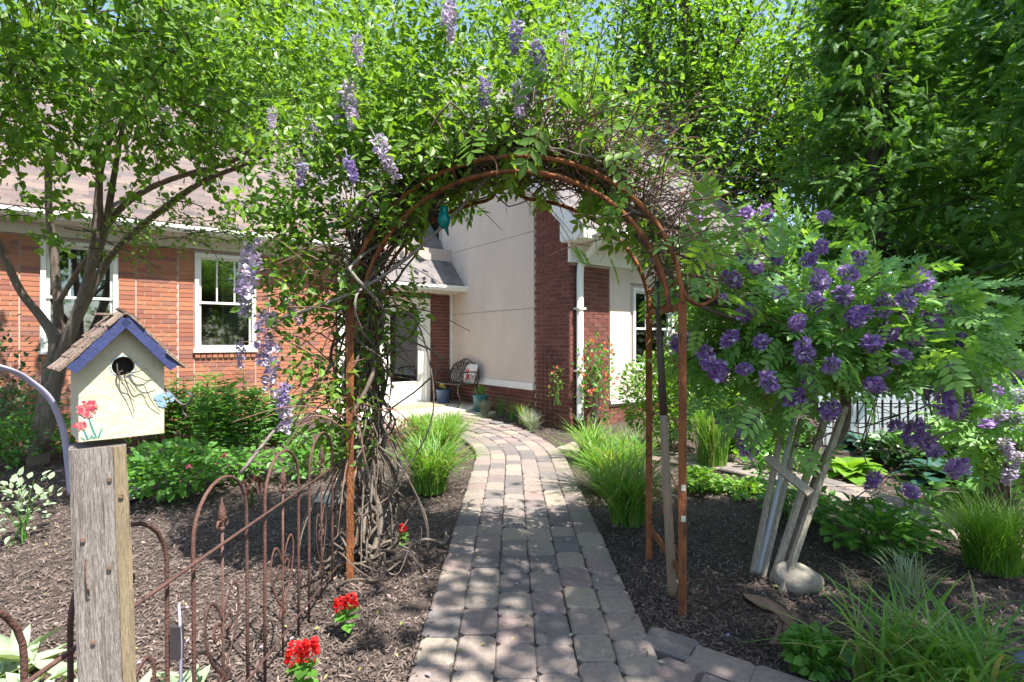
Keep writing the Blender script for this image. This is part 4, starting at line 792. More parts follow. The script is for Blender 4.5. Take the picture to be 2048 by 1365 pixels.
for (a, b) in fl:
    Z = 3.45 - .7 * math.sqrt(max(0, 1 - min(1, ((a - 1650) / 330) ** 2 + ((b - 690) / 260) ** 2))) + RNG.uniform(-.08, .08)
    o = link('flower_cluster', random.choice(CLUS), wb); o.location = P(a, b - 14, Z) - wb_loc; s_ = RNG.uniform(.48, .86) * (1.15 if b > 780 else 1); o.scale = (s_ * RNG.uniform(.85, 1.15), s_, s_ * RNG.uniform(.9, 1.6)); o.rotation_euler = (RNG.normal() * .35, RNG.normal() * .35, RNG.uniform(0, 6))
stk = thing('support_stakes', 'leaning wooden stakes nailed together beneath the purple wisteria', 'stakes', gp(1535, 1165))
for (a, b, c, d, wd, mk) in ((1503, 1150, 1570, 830, .028, 'stake'), (1513, 1152, 1592, 825, .018, 'stake_w'), (1522, 1158, 1602, 840, .02, 'stake'), (1540, 1168, 1650, 840, .032, 'stake'), (1559, 1188, 1690, 815, .03, 'stake')):
    g0 = gp(a, b); t1 = P(c, d, g0[1] + .16); MB().bar(g0 - [0, 0, .04], t1, wd, .03, (0, -1, 0)).build('stake', MT[mk], stk, label='pale bluish grey painted stake' if mk == 'stake_w' else None)
MB().bar(P(1534, 918, 3.08), P(1622, 990, 2.86), .05, .02, (0, -1, .3)).build('cross_piece', MT['stake'], stk); MB().bar(P(1548, 830, 3.22), P(1600, 826, 3.2), .03, .02, (0, -1, .3)).build('cross_piece', MT['stake'], stk)
# second, paler wisteria at the right edge
w2l = gp(2010, 1050); w2 = thing('wisteria_bush', 'smaller wisteria with pale lilac flowers in front of the black covered grill', 'shrub', w2l)
b2 = MB(); top2 = P(2010, 880, w2l[1])
for k in range(22):
    tip = P(RNG.uniform(1900, 2150), RNG.uniform(770, 960), w2l[1] + RNG.uniform(-.4, .5)); b2.tube(catmull([w2l + RNG.normal(size=3) * .02, (w2l + top2) / 2 + RNG.normal(size=3) * .06, top2 + RNG.normal(size=3) * .06, tip], 4), [.013, .004], 5)
b2.build('branches', MT['vine'], w2, True, kind='stuff'); f2 = MB(); pos = ball(190, P(2020, 860, w2l[1]), (.5, .4, .32), .4); fronds(f2, pos, nrm(pos - P(2020, 880, w2l[1])), .2); f2.build('foliage', MT['l_wis'], w2, kind='stuff')
for (a, b) in ((2000, 820), (2030, 825), (2010, 880), (2030, 905), (2020, 940), (1960, 840), (1985, 775), (2040, 780)): o = link('flower_cluster', random.choice(PALE if a > 1990 else CLUS), w2); o.location = P(a, b, w2l[1] - .35) - w2l; o.scale = (1, 1, .6)
# ------------------------------------------------------------------ birdhouse on its post
pz = 1.17; pc = np.array([(246 - CX) / FPX * pz, pz, 0]); post = thing('wooden_post', 'weathered grey wooden post with rusty nails under the birdhouse', 'post', pc)
ang = radians(38); ux, uy = np.array([cos(ang), sin(ang), 0]), np.array([-sin(ang), cos(ang), 0]); ztop = 1.19
def prism(mb_, poly, z0, z1, tp=1.0, lean=(0, 0, 0)):
    n_ = len(poly); c = np.mean(poly, axis=0); lean = np.asarray(lean); v = [p + [0, 0, z0] for p in poly]
    nz = 8
    for k in range(1, nz + 1):
        f = k / nz; v += [c + (p - c) * (1 + (tp - 1) * f) + [0, 0, z0 + (z1 - z0) * f] + lean * f + RNG.normal(size=3) * [.0012, .0012, 0] for p in poly]
    F_ = [(k * n_ + i, k * n_ + (i + 1) % n_, (k + 1) * n_ + (i + 1) % n_, (k + 1) * n_ + i) for k in range(nz) for i in range(n_)] + [tuple(nz * n_ + i for i in range(n_)), tuple(range(n_))[::-1]]; mb_.raw(v, F_, .5); return mb_
hw_ = .0505; ln = np.array([-.056, 0, 0])
poly = [pc + ux * a * hw_ + uy * b * hw_ for a, b in ((-1, -.9), (-.9, -1), (.06, -1.0), (.075, -.955), (.09, -1.0), (.48, -1.0), (.5, -.93), (1, -.93), (1, 1), (-1, 1))]
prism(MB(), poly, -.1, ztop, .97, ln).build('timber', MT['greywood'], post)
spl = [pc + ln * .5 + ux * a * hw_ + uy * b * hw_ for a, b in ((.52, -.985), (.97, -.99), (1.0, -.93), (.52, -.925))]
prism(MB(), spl, .55, ztop - .002, .97, ln * .5).build('split_face', MT['newwood'], post, label='freshly split yellow strip of the post')
for (a, z) in ((-.62, 1.0), (-.45, .78), (.12, .655), (.35, 1.12), (.2, .93), (.72, 1.08)):
    c = pc + ux * a * hw_ + uy * (-1.02) * hw_ + ln * (z / ztop) + [0, 0, z]; MB().tube([c + uy * .006, c - uy * .004], .0045, 8).build('nail', MT['rust_b'], post)
cn = pc + ux * (-.55) * hw_ - uy * 1.05 * hw_ + ln * .8 + [0, 0, .93]; MB().tube([cn + [0, 0, .03], cn - uy * .004, cn - uy * .012 + [0.004, 0, -.03], cn + [0.006, 0, -.05]], .002, 5).build('bent_nail', MT['rust_b'], post)
bl0 = P(248, 876, 1.16); bang = radians(45); bx, by = np.array([cos(bang), sin(bang), 0]), np.array([-sin(bang), cos(bang), 0])
bc = np.array([bl0[0], bl0[1], 0]) + by * .075; bz = 1.206
bh = thing('birdhouse', 'cream painted birdhouse with blue gable trim, round hole and painted red flowers', 'birdhouse', (bc[0], bc[1], bz))
BWd, BD, Bh, Bp = .077, .068, .163, .252       # half width, half depth, side height, peak height
def Bp_(a, d, z): return bc + bx * a + by * d + [0, 0, bz + z]
# front panel with a real hole
hr, hz = .021, .158; nh = 20; hv = [(hr * cos(2 * pi * k / nh), hz + hr * sin(2 * pi * k / nh)) for k in range(nh)]
def outer(a):   # ray from the hole centre to the pentagon outline
    d = np.array([cos(a), sin(a)]); best = 9; pent = [(-BWd, 0), (BWd, 0), (BWd, Bh), (0, Bp), (-BWd, Bh)]
    for i in range(5):
        p, q = np.array(pent[i]), np.array(pent[(i + 1) % 5]); e = q - p; den = d[0] * e[1] - d[1] * e[0]
        if abs(den) < 1e-9: continue
        r = p - [0, hz]; t = (r[0] * e[1] - r[1] * e[0]) / den; u_ = (r[0] * d[1] - r[1] * d[0]) / den
        if t > 0 and -1e-6 <= u_ <= 1 + 1e-6: best = min(best, t)
    return d * best + [0, hz]
angs = sorted([2 * pi * k / 40 for k in range(40)] + [math.atan2(z - hz, x) % (2 * pi) for x, z in ((-BWd, 0), (BWd, 0), (BWd, Bh), (0, Bp), (-BWd, Bh))]); na = len(angs); th_ = .014
v = []
for dd in (-BD, -BD + th_):
    v += [Bp_(hr * cos(a), dd, hz + hr * sin(a)) for a in angs]; v += [Bp_(*((lambda q: (q[0], dd, q[1]))(outer(a)))) for a in angs]
F_ = []
for i in range(na):
    j = (i + 1) % na; F_ += [(i, na + i, na + j, j), (2 * na + i, 2 * na + j, 3 * na + j, 3 * na + i), (i, j, 2 * na + j, 2 * na + i), (na + i, 3 * na + i, 3 * na + j, na + j)]
MB().raw(v, F_, .5).build('front_panel', MT['cream'], bh)
sw_ = MB()
for sg in (-1, 1): sw_.obox(Bp_(sg * (BWd - .007), .007, Bh / 2), bx * .007, by * (BD - .007), (0, 0, Bh / 2 - .001))
sw_.obox(Bp_(0, .007, .007), bx * (BWd - .0145), by * (BD - .007), (0, 0, .006)); sw_.build('side_panel', MT['cream'], bh)
pent = [(-BWd, 0), (BWd, 0), (BWd, Bh), (0, Bp), (-BWd, Bh)]; v = [Bp_(a, BD - .002, z) for a, z in pent] + [Bp_(a, BD + .01, z) for a, z in pent]
MB().raw(v, [(0, 1, 2, 3, 4), (9, 8, 7, 6, 5)] + [(i, (i + 1) % 5, 5 + (i + 1) % 5, 5 + i) for i in range(5)], .5).build('back_panel', MT['cream'], bh)
MB().obox(Bp_(0, 0, .13), bx * .06, by * .04, (0, 0, .09)).build('hole_shade_block', MT['dark'], bh)  # near-black block behind the hole, shade of the inside put into its colour
sl_ = math.hypot(BWd, Bp - Bh)
for sg in (-1, 1):
    e0, e1 = np.array([0, Bp + .006]), np.array([sg * (BWd + .016), Bp + .006 - (Bp - Bh) / BWd * (BWd + .016)]); up2 = nrm(bx * sg * (Bp - Bh) / sl_ + np.array([0, 0, BWd / sl_]))
    a0, a1 = Bp_(e0[0] + sg * .0005, 0, e0[1] + .004), Bp_(e1[0], 0, e1[1] + .004); sld = a1 - a0
    MB().obox((a0 + a1) / 2 + up2 * .002, sld / 2, by * (BD + .022), up2 * .0045).build('roof_board', MT['shake'], bh)
    MB().obox((a0 + a1) / 2 - by * (BD + .0265) - up2 * .002, sld / 2, by * .004, up2 * .0105).build('gable_trim', MT['blue'], bh)
    for r_ in range(5):
        for c_ in range(6):
            f = (r_ + .45) / 4.8; c = a0 + sld * f + up2 * (.012 + .0022 * c_ % .005) + by * (-BD - .018 + c_ * (2 * BD + .036) / 5.2); dd = nrm(sld) + up2 * RNG.uniform(.0, .16) + by * RNG.uniform(-.12, .12); dd = nrm(dd)
            MB().obox(c, dd * RNG.uniform(.018, .028), by * RNG.uniform(.012, .017), nrm(np.cross(dd, by)) * .0022).build('roof_shake', MT['shake'], bh)
c = Bp_(-.03, -.02, Bp + .022); MB().obox(c, bx * .018, by * .025, (0, 0, .002)).build('roof_shake', MT['shake'], bh); MB().obox(c + bx * .045 + [0, 0, .002], bx * .02 + np.array([0, 0, -.012]), by * .02, (.001, 0, .002)).build('roof_shake', MT['shake'], bh)
def decal(name, m_, pts2, dz=.0012):
    mb_ = MB(); mb_.raw([Bp_(a, -BD - dz, z) for a, z in pts2], [tuple(range(len(pts2)))], RNG.random()); return mb_
def petals(name, cx_, cz_, R, n_, mk, ps):
    mb_ = MB()
    for k in range(n_):
        a = RNG.uniform(0, 6.28); r = R * math.sqrt(RNG.random()); x0, z0 = cx_ + r * cos(a), cz_ + r * sin(a); q = ps * RNG.uniform(.6, 1.2); a2 = RNG.uniform(0, 6.28); dz = .0008 + .00004 * k
        pt = [(x0 + q * cos(a2 + t) * (1 if i % 2 else .6), z0 + q * sin(a2 + t) * (1 if i % 2 else .6)) for i, t in enumerate(np.linspace(0, 5.4, 7))]
        mb_.raw([Bp_(x, -BD - dz, z) for x, z in pt if True], [tuple(range(7))], RNG.random())
    mb_.build(name, MT[mk], bh)
petals('painted_flower', -.062, .069, .017, 42, 'pinkp', .0055); petals('painted_flower', -.074, .034, .0095, 24, 'pinkp', .0045); petals('painted_butterfly', .076, .078, .017, 40, 'skyp', .006)
mb_ = MB()
for pts2 in (((-.062, .053), (-.057, .03), (-.049, .006), (-.046, .006), (-.054, .031), (-.06, .053)), ((-.07, .025), (-.066, .012), (-.064, .004), (-.060, .004), (-.063, .014), (-.068, .025)), ((-.046, .005), (-.04, .022), (-.036, .03), (-.039, .016), (-.043, .004)), ((-.049, .005), (-.056, .012), (-.058, .013), (-.052, .004)), ((-.06, .004), (-.054, .015), (-.052, .02), (-.056, .006)), ((-.066, .004), (-.072, .010), (-.075, .012), (-.068, .003))): mb_.raw([Bp_(a, -BD - .001, z) for a, z in pts2], [tuple(range(len(pts2)))], .5)
mb_.build('painted_stems', MT['tealp'], bh)
ring = MB()
for k in range(34):
    a = 2 * pi * k / 34 + RNG.uniform(-.05, .05); r0 = hr + .001; r1 = r0 + RNG.uniform(.003, .007); ring.raw([Bp_(r0 * cos(a - .07), -BD - .0009, hz + r0 * sin(a - .07)), Bp_(r0 * cos(a + .07), -BD - .0009, hz + r0 * sin(a + .07)), Bp_(r1 * cos(a), -BD - .0009, hz + r1 * sin(a))], [(0, 1, 2)])
ring.build('painted_ring', MT['skyp'], bh)
for pts2 in (((-.012, .15, .0), (-.01, .135, .012), (0.003, .11, .014), (.006, .10, .012), (.015, .07, .01), (.018, .055, .008)), ((.0, .14, 0), (.012, .128, .014), (.02, .118, .016), (.035, .115, .012), (.045, .09, .012), (.055, .07, .008), (.068, .052, .004)), ((.005, .142, 0), (.02, .145, .016), (.035, .15, .02), (.055, .158, .016)), ((.01, .14, 0), (.025, .133, .014), (.04, .125, .016), (.06, .126, .014)), ((-.008, .145, 0), (-.005, .13, .014), (.008, .12, .014), (.02, .10, .012)), ((.0, .148, -.01), (-.014, .14, .008), (-.006, .128, .012), (-.004, .118, .012)), ((-.01, .165, -.01), (-.012, .15, .012), (-.008, .14, .014))):
    MB().tube(catmull([Bp_(a, -BD - d_, z) for a, z, d_ in pts2], 4), [.0013, .0007], 5).build('nest_twig', MT['bark_d'], bh)
# lavender iron bracket fixed to the post
br = thing('plant_hook', 'curved lavender grey iron plant hook fixed to the wooden post', 'hook', pc + [0, .08, .7])
MB().tube(catmull([P(142, 990, 1.28), P(136, 930, 1.28), P(126, 860, 1.27), P(100, 800, 1.25), P(58, 763, 1.23), P(15, 741, 1.2), P(-60, 728, 1.17), P(-150, 740, 1.12)], 6), .011, 8, None, (1, .35)).build('arm', MT['lav'], br, True)
MB().tube(catmull([P(300, 770, 1.36), P(335, 783, 1.36), P(352, 800, 1.36), P(368, 812, 1.36), P(380, 806, 1.36), P(383, 792, 1.36), P(374, 786, 1.36)], 5), .006, 8, None, (1, .4)).build('curl', MT['dmetal'], br, True)
MB().tube(catmull([P(368, 814, 1.36), P(366, 826, 1.36), P(372, 834, 1.36), P(368, 842, 1.36)], 4), .0025, 5).build('hanging_wire', MT['dmetal'], br, True)
# ------------------------------------------------------------------ wrought iron fence along x = -1.04
FX = -1.045; fn = thing('iron_fence', 'rusty wrought iron hoop fence with spear finials and scrolls along the bed', 'fence', (FX, 2.0, 0))
fw_, fp_ = .35, .475
hoop_m = scroll_m = None; starts = [.79 - .015, 1.255, 1.745, 2.22, 2.695]
hy = [0, 0, 0] ; 
pts = [(0, 0, -.05), (0, 0, .35), (0, 0, .74)] + [(0, fw_ / 2 * (1 - cos(t)), .74 + .175 * sin(t)) for t in np.linspace(.2, pi - .2, 12)] + [(0, fw_, .74), (0, fw_, .35), (0, fw_, -.05)]
HM = MB().tube(pts, .0066, 7, 0).mesh('hoop', MT['rust_d'], True)
PM_ = MB().tube([(0, 0, -.05), (0, 0, .3), (0, 0, .73)], .0052, 6, 0).mesh('picket', MT['rust_d'], True)
fm = MB(); prof = [(0, .73), (.010, .735), (.010, .745), (.005, .75), (.008, .765), (.017, .785), (.012, .81), (.004, .84), (.0005, .858)]
fm.lathe([(max(r, .0005), z) for r, z in prof], (0, 0, 0), 6, 0)
for sg in (-1, 1): fm.tube(catmull([(0, sg * .004, .752), (0, sg * .012, .77), (0, sg * .026, .772), (0, sg * .034, .757), (0, sg * .028, .742)], 3), [.005, .007, .004], 5, 0, (1, .5))
FM = fm.mesh('finial', MT['rust_d'], True)
sm_ = MB()
for sg in (-1, 1):
    sm_.tube(catmull([(0, sg * .022, .36), (0, sg * .055, .352), (0, sg * .066, .385), (0, sg * .04, .405), (0, sg * .012, .39)], 3)[::-1], .006, 6, 0, (.35, 1.3))
    sm_.tube(catmull([(0, sg * .002, .40), (0, sg * .04, .47), (0, sg * .085, .50), (0, sg * .118, .46), (0, sg * .115, .37), (0, sg * .07, .28), (0, sg * .004, .205), (0, -sg * .03, .165), (0, -sg * .045, .19), (0, -sg * .025, .215)], 4), .006, 6, 0, (.35, 1.3))
SM = sm_.mesh('scroll', MT['rust_d'], True)
for s0 in starts:
    j = RNG.normal() * .006
    for (nm, me, dy) in (('hoop', HM, 0), ('picket', PM_, fw_ / 2), ('finial', FM, fw_ / 2), ('scroll', SM, fw_ / 2)):
        o = link(nm, me, fn); o.location = (j, s0 + dy - 2.0, RNG.normal() * .004); o.rotation_euler = (0, j, RNG.normal() * .05 if nm == 'scroll' else 0)
for z in (.69, .088): MB().tube([(FX + .012, .5, z), (FX + .012, 1.8, z + .006), (FX + .012, 3.1, z)], .006, 6).build('rail', MT['rust_d'], fn, True)
bt = thing('metal_brace', 'dull purple grey metal strip clamped to a fence hoop by the post', 'brace', (FX + .03, 1.605, .0))
MB().tube([(FX + .028, 1.605, 0), (FX + .03, 1.61, .5), (FX + .03, 1.60, .62)], [.009, .009, .006], 6, None, (1, .5)).build('strip', MT['lav'], bt, True); MB().obox((FX + .02, 1.607, .5), (.014, 0, 0), (0, .012, 0), (0, 0, .05)).build('clamp', MT['dmetal'], bt)
# ------------------------------------------------------------------ porch: bench, cushion, pots, mat
def hl(a, s, z): return HW(a, s, z)
bn = thing('garden_bench', 'dark cast metal garden bench with lattice back beside the stucco wall', 'bench', HW(-.32, 2.88, .2)); bn.rotation_euler = (0, 0, TH); ORG[bn.name] = None
# local: +y along the bench (far end), -x to the front
L2 = .52; sm = MB(); sv = []
for i in range(13):
    y = -L2 + i * 2 * L2 / 12; xf = -.25 - .03 * cos(pi * i / 12 * 2 - pi); sv += [(xf, y, .405 - .006 * (i % 2)), (-.1, y, .395), (.16, y, .40)]
F_ = []
for i in range(12):
    for j in range(2): a = i * 3 + j; F_.append((a, a + 1, a + 4, a + 3))
v2 = [(x, y, z + .018) for x, y, z in sv]; n_ = len(sv); edge = [i * 3 for i in range(13)] + [i * 3 + 2 for i in range(12, -1, -1)]
sm.raw(sv + v2, [f[::-1] for f in F_] + [tuple(q + n_ for q in f) for f in F_] + [(edge[i], edge[(i + 1) % 26], n_ + edge[(i + 1) % 26], n_ + edge[i]) for i in range(26)], .5); sm.build('seat', MT['bench'], bn)
bk = MB(); outl = catmull([(.16, -L2, .42), (.18, -L2 - .02, .58), (.205, -L2 + .08, .74), (.21, -.25, .80), (.22, 0, .87), (.21, .25, .80), (.205, L2 - .08, .74), (.18, L2 + .02, .58), (.16, L2, .42)], 6); bk.tube(outl, .014, 7)
def topz(y): return np.interp(y, outl[:, 1], outl[:, 2])
for k in range(-9, 10):
    for sg in (-1, 1):
        y0 = k * .1; pts = []
        for t in np.linspace(0, 1, 10):
            y = y0 + sg * .33 * t; z = .42 + .45 * t
            if abs(y) < L2 and z < topz(max(-L2 + .08, min(L2 - .08, y))): pts.append((.165 + .1 * (z - .42), y + .018 * sin(t * 18), z))
        if len(pts) > 2: bk.tube(pts, .008, 5)
for k in range(7): c = -.42 + k * .14; bk.tube(spiral((.19, c, topz(c) - .07), .04, .038, 0, 6.28, (0, 1, 0), (.05, 0, 1)), .007, 5)
bk.build('backrest', MT['bench'], bn, True)
for sg in (-1, 1):
    y = sg * (L2 + .0); am = MB(); am.tube(catmull([(.19, y, .62), (.05, y, .645), (-.15, y, .64), (-.26, y, .62), (-.28, y, .57), (-.24, y, .55)], 5), .013, 7); am.tube(catmull([(-.22, y, .62), (-.17, y, .52), (-.2, y, .42)], 4), .010, 6); am.tube(spiral((-.02, y, .55), .06, .03, 0, 7, (1, 0, 0), (0, 0, 1)), .007, 5); am.tube(spiral((.09, y, .53), .05, .02, 0, 7, (1, 0, 0), (0, 0, 1)), .007, 5); am.build('armrest', MT['bench'], bn, True)
    for fx, pts in ((0, [(-.23, y * .93, .40), (-.25, y * .95, .28), (-.20, y * .93, .15), (-.25, y, .02), (-.28, y, .0)]), (1, [(.14, y * .93, .40), (.16, y * .95, .25), (.15, y * .95, .12), (.2, y, .0)])): MB().tube(catmull(pts, 5), [.03, .024, .017, .014, .016], 7, None, (.6, 1)).build('leg', MT['bench'], bn, True)
cl = HW(-.17, 2.56, .2); cs = thing('cushion', 'white cushion with red print leaning on the metal bench', 'cushion', cl); cs.rotation_euler = (0, 0, TH); ORG[cs.name] = None
def pillow(m_, half, th, tiltm, c):
    n_ = 11; v = []; g = np.linspace(-1, 1, n_)
    for sgn in (1, -1):
        for a in g:
            for b in g: v.append(c + tiltm @ np.array([sgn * th * ((1 - a ** 4) * (1 - b ** 4)) ** .6, a * half * (1 - .06 * b * b), b * half * (1 - .06 * a * a)]))
    f = [(i * n_ + j, i * n_ + j + 1, (i + 1) * n_ + j + 1, (i + 1) * n_ + j) for i in range(n_ - 1) for j in range(n_ - 1)]; N2 = n_ * n_; f += [tuple(N2 + q for q in r[::-1]) for r in f]; m_.raw(v, f, .5); return m_
tl_ = np.array([[cos(.28), 0, sin(.28)], [0, 1, 0], [-sin(.28), 0, cos(.28)]]); cc_ = np.array([-.02, 0, .60]); pillow(MB(), .19, .06, tl_, cc_).build('cover', MT['cush'], cs, True)
for k in range(9):
    a, b = RNG.uniform(-.13, .13, 2); r = RNG.uniform(.025, .05); pr = [cc_ + tl_ @ np.array([-.061 * ((1 - ((a + r * cos(t)) / .19) ** 4) * (1 - ((b + r * sin(t)) / .19) ** 4)) ** .6 - .004, a + r * cos(t) * (.6 + .4 * cos(3 * t)), b + r * sin(t)]) for t in np.linspace(0, 5.8, 10)]; MB().raw(pr, [tuple(range(10))], .5).build('red_print', MT['redp'], cs)
def pot(name, label, loc, h, r, mk, soil=True):
    t = thing(name, label, 'pot', loc); loc = np.asarray(loc, float); MB().lathe([(r * .74, 0), (r * .78, .01), (r * .97, h * .9), (r, h * .92), (r, h), (r * .9, h), (r * .88, h * .9)], loc, 20, .5, False).build('body', MT[mk], t, True); MB().lathe([(r * .1, h * .88), (r * .9, h * .9)], loc, 16).build('soil', MT['mulch'], t); return t
pot('flower_pot', 'blue glazed flower pot under the far end of the bench', HW(-.42, 3.22, .2), .27, .15, 'potb'); pot('flower_pot', 'teal glazed flower pot in front of the bench on a stone pad', HW(-.33, 2.0, .155), .30, .145, 'potg'); pot('flower_pot', 'grey planter beside the white door behind the vine', HW(-1.95, 3.2, .2), .35, .17, 'potgrey')
pd = HW(-.36, 1.98, .05); tag(MB().lathe([(.30, 0), (.31, .02), (.31, .09), (.29, .102), (.01, .105)], pd, 14).build('stone_pad', MT['flag'], loc=pd), 'round grey stone pad beneath the teal pot', 'stone')
pm = HW(-1.08, 3.0, .2); a = [HW(-1.6, 2.72, .205), HW(-.6, 2.72, .205), HW(-.6, 3.32, .205), HW(-1.6, 3.32, .205)]
tag(MB().raw(a + [q + np.array([0, 0, .014]) for q in a], [(0, 3, 2, 1), (4, 5, 6, 7), (0, 1, 5, 4), (1, 2, 6, 5), (2, 3, 7, 6), (3, 0, 4, 7)], .5).build('door_mat', MT['mat'], loc=pm), 'tan woven mat in front of the white door', 'mat')
# black wire trellis against the brick pier
tl = thing('wire_trellis', 'thin black wire trellis with a pointed scroll top against the brick pier', 'trellis', HW(-.06, .45, 0)); ORG[tl.name] = None; tl.rotation_euler = (0, 0, TH)
wv = MB()
for y in (-.22, -.11, 0, .11, .22): wv.tube([(0, y * 1.15, .0), (0, y, 1.0), (0, y * .85, 1.12 + (.1 if abs(y) < .15 else 0))], .004, 5)
wv.tube(catmull([(0, -.22, 1.0), (0, -.2, 1.15), (0, -.1, 1.27), (0, 0, 1.33), (0, .1, 1.27), (0, .2, 1.15), (0, .22, 1.0)], 5), .005, 5)
for sg in (-1, 1): wv.tube(catmull([(0, 0, 1.02), (0, sg * .1, 1.09), (0, sg * .15, 1.06), (0, sg * .12, 1.15), (0, sg * .03, 1.22), (0, 0, 1.3)], 4), .004, 5)
wv.build('wires', MT['black'], tl, True)

# ------------------------------------------------------------------ plants
def clump(name, label, cat, loc, mk, n, h, spread, wd, r0=.1, droop=.55, group=None, flow=None):
    loc = np.asarray(loc, float); o = blades(MB(), loc, n, h, spread, wd, r0, droop).build(name, MT[mk], loc=loc, kind=None); return tag(o, label, cat, group)
def bushy(name, label, cat, loc, mk, n, r, h, ls, tpl=OVATE, stems=14, droop=.25, upn=.6, shell=.45, group=None, fl=None):
    loc = np.asarray(loc, float); t = thing(name, label, cat, loc, group); sm_ = MB(); lf = MB(); tips = loc + ball(stems, (0, 0, h * .62), (r * .8, r * .8, h * .36), .5)
    for q in tips: sm_.tube(catmull([loc + RNG.normal(size=3) * [.04, .04, 0], (loc + q) / 2 + [0, 0, .12 * h], q], 3), [.006, .002], 4)
    sm_.build('stems', MT['l_mid'] if h < 1 else MT['vine'], t)
    pos = loc + ball(n, (0, 0, h * .56), (r, r, h * .46), shell); pos[:, 2] = np.maximum(pos[:, 2], loc[2] + .015); leaves(lf, pos, ls, tpl, nrm(pos - loc - [0, 0, h * .3]) * .9, droop, upn); lf.build('foliage', MT[mk], t, kind='stuff')
    if fl:
        mk2, nf, fs = fl
        for k in range(nf):
            q = loc + ball(1, (0, 0, h * .62), (r * .95, r * .95, h * .42), .15)[0]; m_ = MB(); d = rand_dirs(9) + [0, -.3, .4]; m_.inst(PET[0], PET[1], frames(d, rand_dirs(9)) * fs, np.tile(q, (9, 1)) + RNG.normal(size=(9, 3)) * fs * .4); m_.build('flower', MT[mk2], t)
    return t
def upright(name, label, cat, loc, mk, ns, r, h, nl, ls, tpl=NARROW, group=None):     # leafy stems (lilies, phlox)
    loc = np.asarray(loc, float); t = thing(name, label, cat, loc, group); sm_ = MB(); lf = MB()
    for k in range(ns):
        b0 = loc + ball(1, (0, 0, 0), (r, r, 0), .5)[0]; tip = b0 + [RNG.normal() * .08, RNG.normal() * .08, h * RNG.uniform(.6, 1.08)]; sm_.tube([b0, (b0 + tip) / 2 + RNG.normal(size=3) * .015, tip], [.006, .003], 4); u_ = RNG.uniform(.1, 1, nl)[:, None]; pos = b0 * (1 - u_) + tip * u_; a = RNG.uniform(0, 6.28, nl); leaves(lf, pos, ls, tpl, np.stack([np.cos(a), np.sin(a), np.full(nl, .5)], 1) * 1.6, .2, .7)
    sm_.build('stems', MT['l_mid'], t); lf.build('foliage', MT[mk], t, kind='stuff'); return t
def hosta(label, loc, mk, n, L, tpl=BROAD):
    loc = np.asarray(loc, float); t = thing('hosta_plant', label, 'hosta', loc); v, f = [], []
    for i in range(6):
        s_ = i / 5; wdt = .5 * math.sin(pi * min(1, s_ * .92 + .06)) ** .8 * .68; z = .42 * s_ - .5 * s_ * s_
        v += [(-wdt, s_, z + .08 * wdt), (0, s_, z - .03), (wdt, s_, z + .08 * wdt)]
    for i in range(5): a = 3 * i; f += [(a, a + 1, a + 4, a + 3), (a + 1, a + 2, a + 5, a + 4)]
    me = MB().raw(v, f, 0).mesh('leaf', MT[mk], True)
    for k in range(n):
        a = k * 2.4; rr = .3 + .7 * k / n; o = link('leaf', me, t); s_ = L * RNG.uniform(.75, 1.1) * (.7 + .3 * rr); o.scale = (s_, s_, s_); o.location = (cos(a) * .05 * rr, sin(a) * .05 * rr, .03 + .10 * (1 - rr)); o.rotation_euler = (.75 * (1 - rr) - .05 + RNG.normal() * .1, RNG.normal() * .15, a - pi / 2)
    return t
gd = 'daylily clumps edging the path'
for (a, b, n_, h, sp, lb) in ((860, 985, 520, .60, .58, 'arching daylily clump spilling toward the path beside the left arbor posts'), (885, 915, 520, .60, .6, 'daylily clump left of the path where the path begins to bend'), (840, 880, 300, .5, .5, 'daylily clump behind its neighbours close to the porch slab'), (905, 868, 200, .42, .4, 'low daylily clump at the inner edge of the path bend')):
    clump('daylily', lb, 'daylily', gp(a, b), 'l_day', n_, h, sp, .014, .14, .62, gd)
for (a, b, n_, h, sp, lb) in ((1255, 1050, 380, .58, .56, 'daylily clump at the foot of the right arbor posts'), (1215, 985, 420, .58, .58, 'daylily clump right of the path behind the arbor'), (1185, 925, 300, .50, .5, 'daylily clump by the path corner below the orange honeysuckle'), (1265, 945, 200, .5, .45, 'daylily clump in front of the side path')):
    clump('daylily', lb, 'daylily', gp(a, b), 'l_day', n_, h, sp, .015, .12, .55, gd)
clump('daylily', 'large daylily clump with long arching leaves in the lower right bed', 'daylily', gp(1900, 1400), 'l_day', 230, .43, .5, .016, .22, .62, gd)
clump('daylily', 'loose daylily with broad leaves at the edge of the large clump', 'daylily', gp(1770, 1390), 'l_day', 55, .46, .5, .018, .12, .6, gd)
clump('ornamental_grass', 'dense fine bladed ornamental grass beside the side path', 'grass', gp(1985, 1140), 'l_grass', 1000, .42, .34, .005, .14, .35)
clump('ornamental_grass', 'upright bamboo like grass behind the right arbor post', 'grass', gp(1425, 935), 'l_day', 300, .75, .3, .014, .16, .3)
clump('ornamental_grass', 'small tuft of grass at the edge of the side path', 'grass', gp(1700, 1045), 'l_grass', 160, .16, .2, .004, .05, .6)
clump('ornamental_grass', 'straw coloured grass tuft behind the leaning stakes', 'grass', gp(1590, 1000), 'l_silver', 140, .2, .16, .004, .05, .6)
clump('blue_fescue', 'bluish grass tuft behind the large daylily clump', 'grass', gp(1815, 1190), 'l_silver', 130, .25, .2, .006, .07, .5)
bushy('green_shrub', 'rounded yellow green shrub against the house beneath the side window', 'shrub', gp(1335, 905), 'l_shrub', 4200, .62, 1.30, .07, OVATE, 30, .15, .6, .4)
bushy('honeysuckle', 'honeysuckle with orange trumpet flowers climbing the house corner', 'vine', HW(.28, -.28, 0), 'l_mid', 420, .36, 1.5, .075, OVATE, 26, .2, .5, .6, fl=('f_orange', 30, .026))
